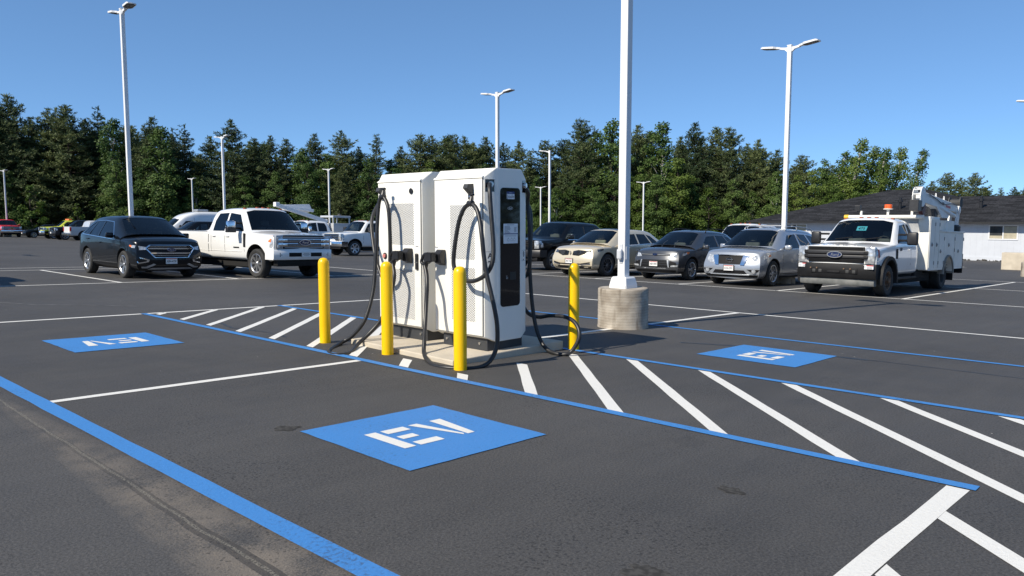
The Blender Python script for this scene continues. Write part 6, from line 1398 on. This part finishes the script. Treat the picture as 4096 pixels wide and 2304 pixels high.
    for sg in (1, -1):
        bm = B(); P = [(3.865, .60), (5.33, .60)]+[(5.83+.50*math.cos(a), .47+.50*math.sin(a)) for a in [math.pi*(1-i/14)*.92+.13*(1-2*i/14)*0+.12 for i in range(15)]]+[(6.33, .60), (7.45, .60), (7.45, 1.70), (3.865, 1.70)]
        prism(bm, [(c.X(x), .63*sg, z) for x, z in P], (0, (hw-.63)*sg, 0)); sb = mobj('side_bin', bm, M_BODYW, c.root)
        Y = lambda d: hw*sg+d*sg
        def door(x0, x1, z0, z1, name='bin_door'):
            bm = B(); ya, yb = sorted((Y(.0005), Y(.014))); box(bm, c.X(x1)+.008, c.X(x0)-.008, ya, yb, z0+.008, z1-.008, .004); o = mobj(name, bm, M_BODYW, c.root)
            for zz in (z0+.15, z1-.15):
                bm = B(); box(bm, c.X(x1)-.01, c.X(x1)+.03, *sorted((Y(.012), Y(.03))), zz-.05, zz+.05, .004); mobj('hinge', bm, M_HAND, o)
            bm = B(); lathe(bm, [(.06, 0), (.06, .012), (.045, .014), (.02, .03), (0, .03)], 16, 'Y', Matrix.Translation(((c.X(x0)+c.X(x1))/2+(.02 if x1-x0 < .5 else .1), Y(.012), z0+(z1-z0)*.48)) @ Matrix.Rotation(0 if sg > 0 else math.pi, 4, 'Z')); mobj('latch', bm, M_HAND, o); return o
        door(3.83, 4.30, .66, 2.06, 'tower_door'); door(4.32, 4.73, .66, 2.06, 'tower_door'); door(4.76, 5.28, .66, 1.66); door(5.30, 6.42, 1.02, 1.66); door(6.46, 7.42, .66, 1.66)
        bm = B(); box(bm, c.X(7.47), c.X(4.75), *sorted((Y(-.5), Y(.03))), 1.702, 1.745, .006); mobj('bin_lid', bm, M_BODYW, c.root)
        bm = B(); n = 16; pr = None
        for i in range(n+1):
            a = math.pi*i/n; r_ = [bm.verts.new((c.X(5.83)+rr*math.cos(a), y*sg, .47+rr*math.sin(a))) for rr, y in ((.50, 1.0), (.51, 1.19), (.555, 1.19), (.565, 1.15))]
            if pr:
                for j in range(4): bm.faces.new((pr[j], pr[(j+1) % 4], r_[(j+1) % 4], r_[j]))
            pr = r_
        bmesh.ops.recalc_face_normals(bm, faces=bm.faces[:]); mobj('wheel_flare', bm, mat('grey_flare', (.25, .23, .20), .7), c.root, ang=40)
        bm = B(); box(bm, c.X(6.50), c.X(6.46), *sorted((.70*sg, 1.14*sg)), .25, .60); mobj('mud_flap', bm, M_TRIM, c.root)
    bm = B(); box(bm, c.X(7.75), c.X(7.48), -1.1, 1.1, .44, .62, .02); box(bm, c.X(7.50), c.X(7.46), .95, 1.16, .45, 1.05); mobj('rear_bumper', bm, M_TRIM, c.root)
    bm = B(); box(bm, c.X(3.79), c.X(3.797), .20, .86, 1.42, 2.10); mobj('bulkhead_mark', bm, mat('grey_mark', (.34, .35, .36), .6, scale=4), c.root)  # plain grey rectangle on the bulkhead's front face
    # tool bar across the tower front with lamps
    bm = B(); tube(bm, [(c.X(3.66), -1.02, 2.10), (c.X(3.66), 1.02, 2.10)], .058, 14); mobj('tool_tube', bm, M_BODYW, c.root, ang=40)
    bm = B(); tube(bm, [(c.X(3.66), -1.14, 2.10), (c.X(3.66), -1.02, 2.10)], .07, 14); mobj('tube_cap', bm, mat('yellow_cap', (.75, .48, .03), .4), c.root, ang=40)
    for y, zt in ((-.68, 2.28), (.06, 2.32), (.70, 2.26)): bm = B(); box(bm, c.X(3.73), c.X(3.67), y-.03, y+.03, 2.10, zt, .006); mobj('lamp_bracket', bm, M_BODYW, c.root)
    bm = B(); box(bm, c.X(3.74), c.X(3.62), -.86, -.70, 2.28, 2.44, .01); box(bm, c.X(3.72), c.X(3.68), -.80, -.66, 2.24, 2.27); mobj('work_lamp', bm, M_BLACK, c.root)
    bm = B(); lathe(bm, [(.13, 2.32), (.13, 2.34), (.05, 2.345)], 20, 'Z', Matrix.Translation((c.X(3.7), .06, 0))); bc = mobj('beacon_base', bm, M_BODYW, c.root)
    bm = B(); lathe(bm, [(.105, 2.345), (.105, 2.39), (.098, 2.395), (.105, 2.40), (.105, 2.45), (.095, 2.46), (0, 2.465)], 20, 'Z', Matrix.Translation((c.X(3.7), .06, 0))); mobj('beacon', bm, mat('orange_beacon', (.85, .13, .02), .25, coat=1), bc)
    # crane
    M_CR = mat('crane_white', (.66, .66, .64), .4, scale=3, col2=(.74, .74, .72)); y = .93
    bm = B(); lathe(bm, [(.24, 1.75), (.26, 1.78), (.26, 1.90), (.22, 1.93), (.2, 1.95)], 20, 'Z', Matrix.Translation((c.X(7.12), y-.06, 0))); cr = mobj('crane_base', bm, M_RUB, c.root)
    bm = B(); prism(bm, [(c.X(6.98), y-.16, 1.9), (c.X(7.28), y-.16, 1.9), (c.X(7.42), y-.16, 2.52), (c.X(7.18), y-.16, 2.50)], (0, .045, 0)); prism(bm, [(c.X(6.98), y+.05, 1.9), (c.X(7.28), y+.05, 1.9), (c.X(7.42), y+.05, 2.52), (c.X(7.18), y+.05, 2.50)], (0, .045, 0)); mobj('crane_mast', bm, M_CR, cr)
    bm = B(); lathe(bm, [(.11, -.20), (.13, -.19), (.13, .13), (.11, .14)], 20, 'Y', Matrix.Translation((c.X(7.28), y-.02, 2.42))); mobj('pivot', bm, M_CR, cr, ang=40)
    d = (Vector((c.X(3.45), y-.02, 2.66))-Vector((c.X(7.28), y-.02, 2.44))); Lb = d.length; ang = math.atan2(d.z, d.x); MB_ = Matrix.Translation((c.X(7.28), y-.02, 2.44)) @ Matrix.Rotation(-ang, 4, 'Y')
    bm = B(); prism(bm, [(0, -.10, -.10), (1.5, -.10, -.16), (Lb-.3, -.10, -.15), (Lb-.3, -.10, .15), (.3, -.10, .12), (0, -.10, .08)], (0, .20, 0)); bmesh.ops.bevel(bm, geom=bm.edges[:], offset=.015, segments=1, affect='EDGES'); bo = mobj('crane_boom', bm, M_CR, cr, m=MB_)
    bm = B(); box(bm, Lb-.42, Lb, -.075, .075, -.11, .11, .01); mobj('inner_boom', bm, M_CR, bo)
    text('7630', .11, M_INK, bo, Matrix.Translation((1.75, .102, .0)) @ frame((0, 0, 0), (-1, 0, 0), (0, 0, 1)), depth=.002, bold=.003)
    bm = B(); box(bm, .95, 1.45, .1005, .104, -.07, .0, 0); mobj('boom_label', bm, M_REDB, bo)
    bm = B(); tube(bm, [(.5, .11, -.25), (2.1, .05, -.13)], .06, 10); mobj('lift_cylinder', bm, M_CR, bo); bm = B(); tube(bm, [(.35, .09, -.27), (.55, .11, -.25)], .035, 8); mobj('cylinder_rod', bm, M_STEEL, bo)
    bm = B(); prism(bm, [(.9, .10, -.14), (2.4, .10, -.14), (1.75, .10, -.42), (1.1, .10, -.36)], (0, -.2, 0)); mobj('boom_rest', bm, M_CR, bo)
    bm = B(); tube(bm, catmull([(.2, .13, .1), (.9, .14, .09), (1.8, .13, -.02), (2.6, .13, .06), (Lb-.5, .13, .12)], 5), .014, 6); mobj('hydraulic_hose', bm, M_RUB, bo)
    for x in (1.15, 2.0, Lb-.4): bm = B(); tube(bm, catmull([(x, -.05, .12), (x, -.06, .24), (x+.1, -.02, .27), (x+.12, .0, .14)], 4), .014, 6); mobj('hose_guide', bm, M_CR, bo)
    for yy in (-.11, .09):
        bm = B(); n = 16; prism(bm, [(Lb-.06+.25*math.cos(a), yy, .0+.28*math.sin(a)) for a in [2*math.pi*i/n for i in range(n)]], (0, .02, 0)); mobj('sheave_plate', bm, M_CR, bo)
    bm = B()
    for a in (0.2, .8, 1.4, 2.0, 2.6, 3.2): tube(bm, [(Lb-.06+.23*math.cos(a), -.1, .0+.26*math.sin(a)), (Lb-.06+.23*math.cos(a), .1, .0+.26*math.sin(a))], .018, 6)
    mobj('sheave_pins', bm, M_CR, bo)
    bm = B(); box(bm, Lb+.05, Lb+.36, -.12, .12, -.42, -.12, .01); mobj('hook_block', bm, M_BLACK, bo)
    bm = B(); lathe(bm, [(.17, -.05), (.17, .05)], 18, 'Y', Matrix.Translation((Lb-.42, 0, -.30))); mobj('pulley', bm, mat('dull_red_pulley', (.11, .025, .025), .5), bo)
    bm = B(); tube(bm, catmull([(Lb-.15, .06, -.1), (Lb-.22, .09, -.25), (Lb-.1, .07, -.38), (Lb-.25, .05, -.3)], 4), .02, 6); mobj('hose_bundle', bm, M_RUB, bo)
    bm = B(); lathe(bm, [(.17, -.2), (.17, -.17), (.10, -.16), (.10, .1), (.17, .11), (.17, .14)], 20, 'Y', Matrix.Translation((c.X(7.38), y-.02, 2.66))); mobj('winch_drum', bm, M_STEELW, cr)
    bm = B(); box(bm, c.X(6.72), c.X(5.85), y-.25, y+.12, 1.746, 2.06, .012); mobj('valve_box', bm, M_BODYW, c.root)
    bm = B(); box(bm, c.X(5.3), c.X(5.0), y-.2, y+.02, 2.0, 2.5, .02); mobj('boom_cradle', bm, M_BLACK, c.root)
svc = pickup('service_truck', 'white service truck with a stowed crane, tool bins and black front bumper', onlot(20.68, -7.47, AZ_S+math.pi), C_WHITE, SD5, front_service, SD5W, seat=M_GSEAT, cat='service truck')
# ---------------------------------------------------------------- bucket truck and utility truck further back
SD6 = dict(SD5, rim='six', dual=False)
def front_bucket(c):
    front_generic(p=SD6, chrome=False)(c)
    bm = B(); box(bm, c.X(7.2), c.X(3.5), -1.05, 1.05, .75, 1.30, .02); mobj('utility_body', bm, M_BODYW, c.root)
    bm = B(); box(bm, c.X(5.2), c.X(4.6), -.35, .35, 1.302, 1.95, .03); t = mobj('boom_turret', bm, M_POLE, c.root)
    bm = B(); M = lambda a, b: [(c.X(a[0]), .1, a[1]), (c.X(b[0]), .1, b[1])]
    def arm(p, q, w, yy, nm):
        p, q = Vector((c.X(p[0]), yy, p[1])), Vector((c.X(q[0]), yy, q[1])); d = q-p; an = math.atan2(d.z, d.x); bm = B(); box(bm, 0, d.length, -w*.7, w*.7, -w, w, .02); return mobj(nm, bm, M_POLE, t, m=Matrix.Translation(p) @ Matrix.Rotation(-an, 4, 'Y'))
    arm((5.8, 2.02), (2.0, 3.02), .13, .25, 'lower_boom'); arm((1.95, 3.05), (4.9, 2.75), .10, .0, 'upper_boom')
    bm = B(); box(bm, c.X(2.1), c.X(1.8), .05, .4, 2.92, 3.22, .03); mobj('elbow', bm, M_POLE, t)
    bm = B(); P = [(3.0, 2.62), (2.85, 3.0), (4.7, 3.1), (4.9, 2.70), (4.6, 2.5)]; prism(bm, [(c.X(x), -.95, z+.1) for x, z in P], (0, .8, 0)); bmesh.ops.bevel(bm, geom=bm.edges[:], offset=.03, segments=2, affect='EDGES'); mobj('bucket', bm, M_POLE, t)
pickup('bucket_truck', 'white bucket truck, its folded boom showing above the white pickup', onlot(25.15, -46.9, AZ_S+math.pi), C_WHITE, SD6, front_bucket, SD5W, seat=None, cat='bucket truck')
def front_util(c):
    front_generic(p=SD6, chrome=False)(c)
    bm = B(); box(bm, c.X(6.8), c.X(3.55), -1.1, 1.1, .7, 2.0, .02); u = mobj('utility_body', bm, C_LGREY, c.root)
    bm = B(); box(bm, c.X(5.3), c.X(3.6), -.95, .95, 2.45, 2.62, .03)
    for x in (3.65, 5.2):
        for y in (-.9, .9): box(bm, c.X(x)-.04, c.X(x)+.04, y-.04, y+.04, 2.0, 2.45)
    mobj('rack', bm, C_LGREY, u)
    bm = B(); lathe(bm, [(.16, 2.62), (.16, 2.7), (.1, 2.78), (0, 2.8)], 14, 'Z', Matrix.Translation((c.X(4.7), .2, 0))); mobj('beacon', bm, M_STEELW, u)
    bm = B(); tube(bm, [(c.X(3.3), .5, 2.16), (c.X(2.75), .5, 2.16)], .17, 14); mobj('tank', bm, M_POLE, u, ang=40)
pickup('utility_truck', 'pale grey utility truck with a roof rack, behind the white crew-cab truck', onlot(32.2, -54.2, AZ_S+math.pi), C_LGREY, SD6, front_util, SD5W, cat='utility truck')
# vehicle and lamp just outside the picture whose shadows fall into it
pickup('pickup_truck', 'white pickup beyond the left edge of the picture, only its shadow showing', onlot(2.45, -21.2, AZ_T), C_WHITE, F150, front_generic(p=F150), F150W)
lamp_post(1.2, -41.6, 'lamp post beyond the left edge of the picture, only its shadow showing')
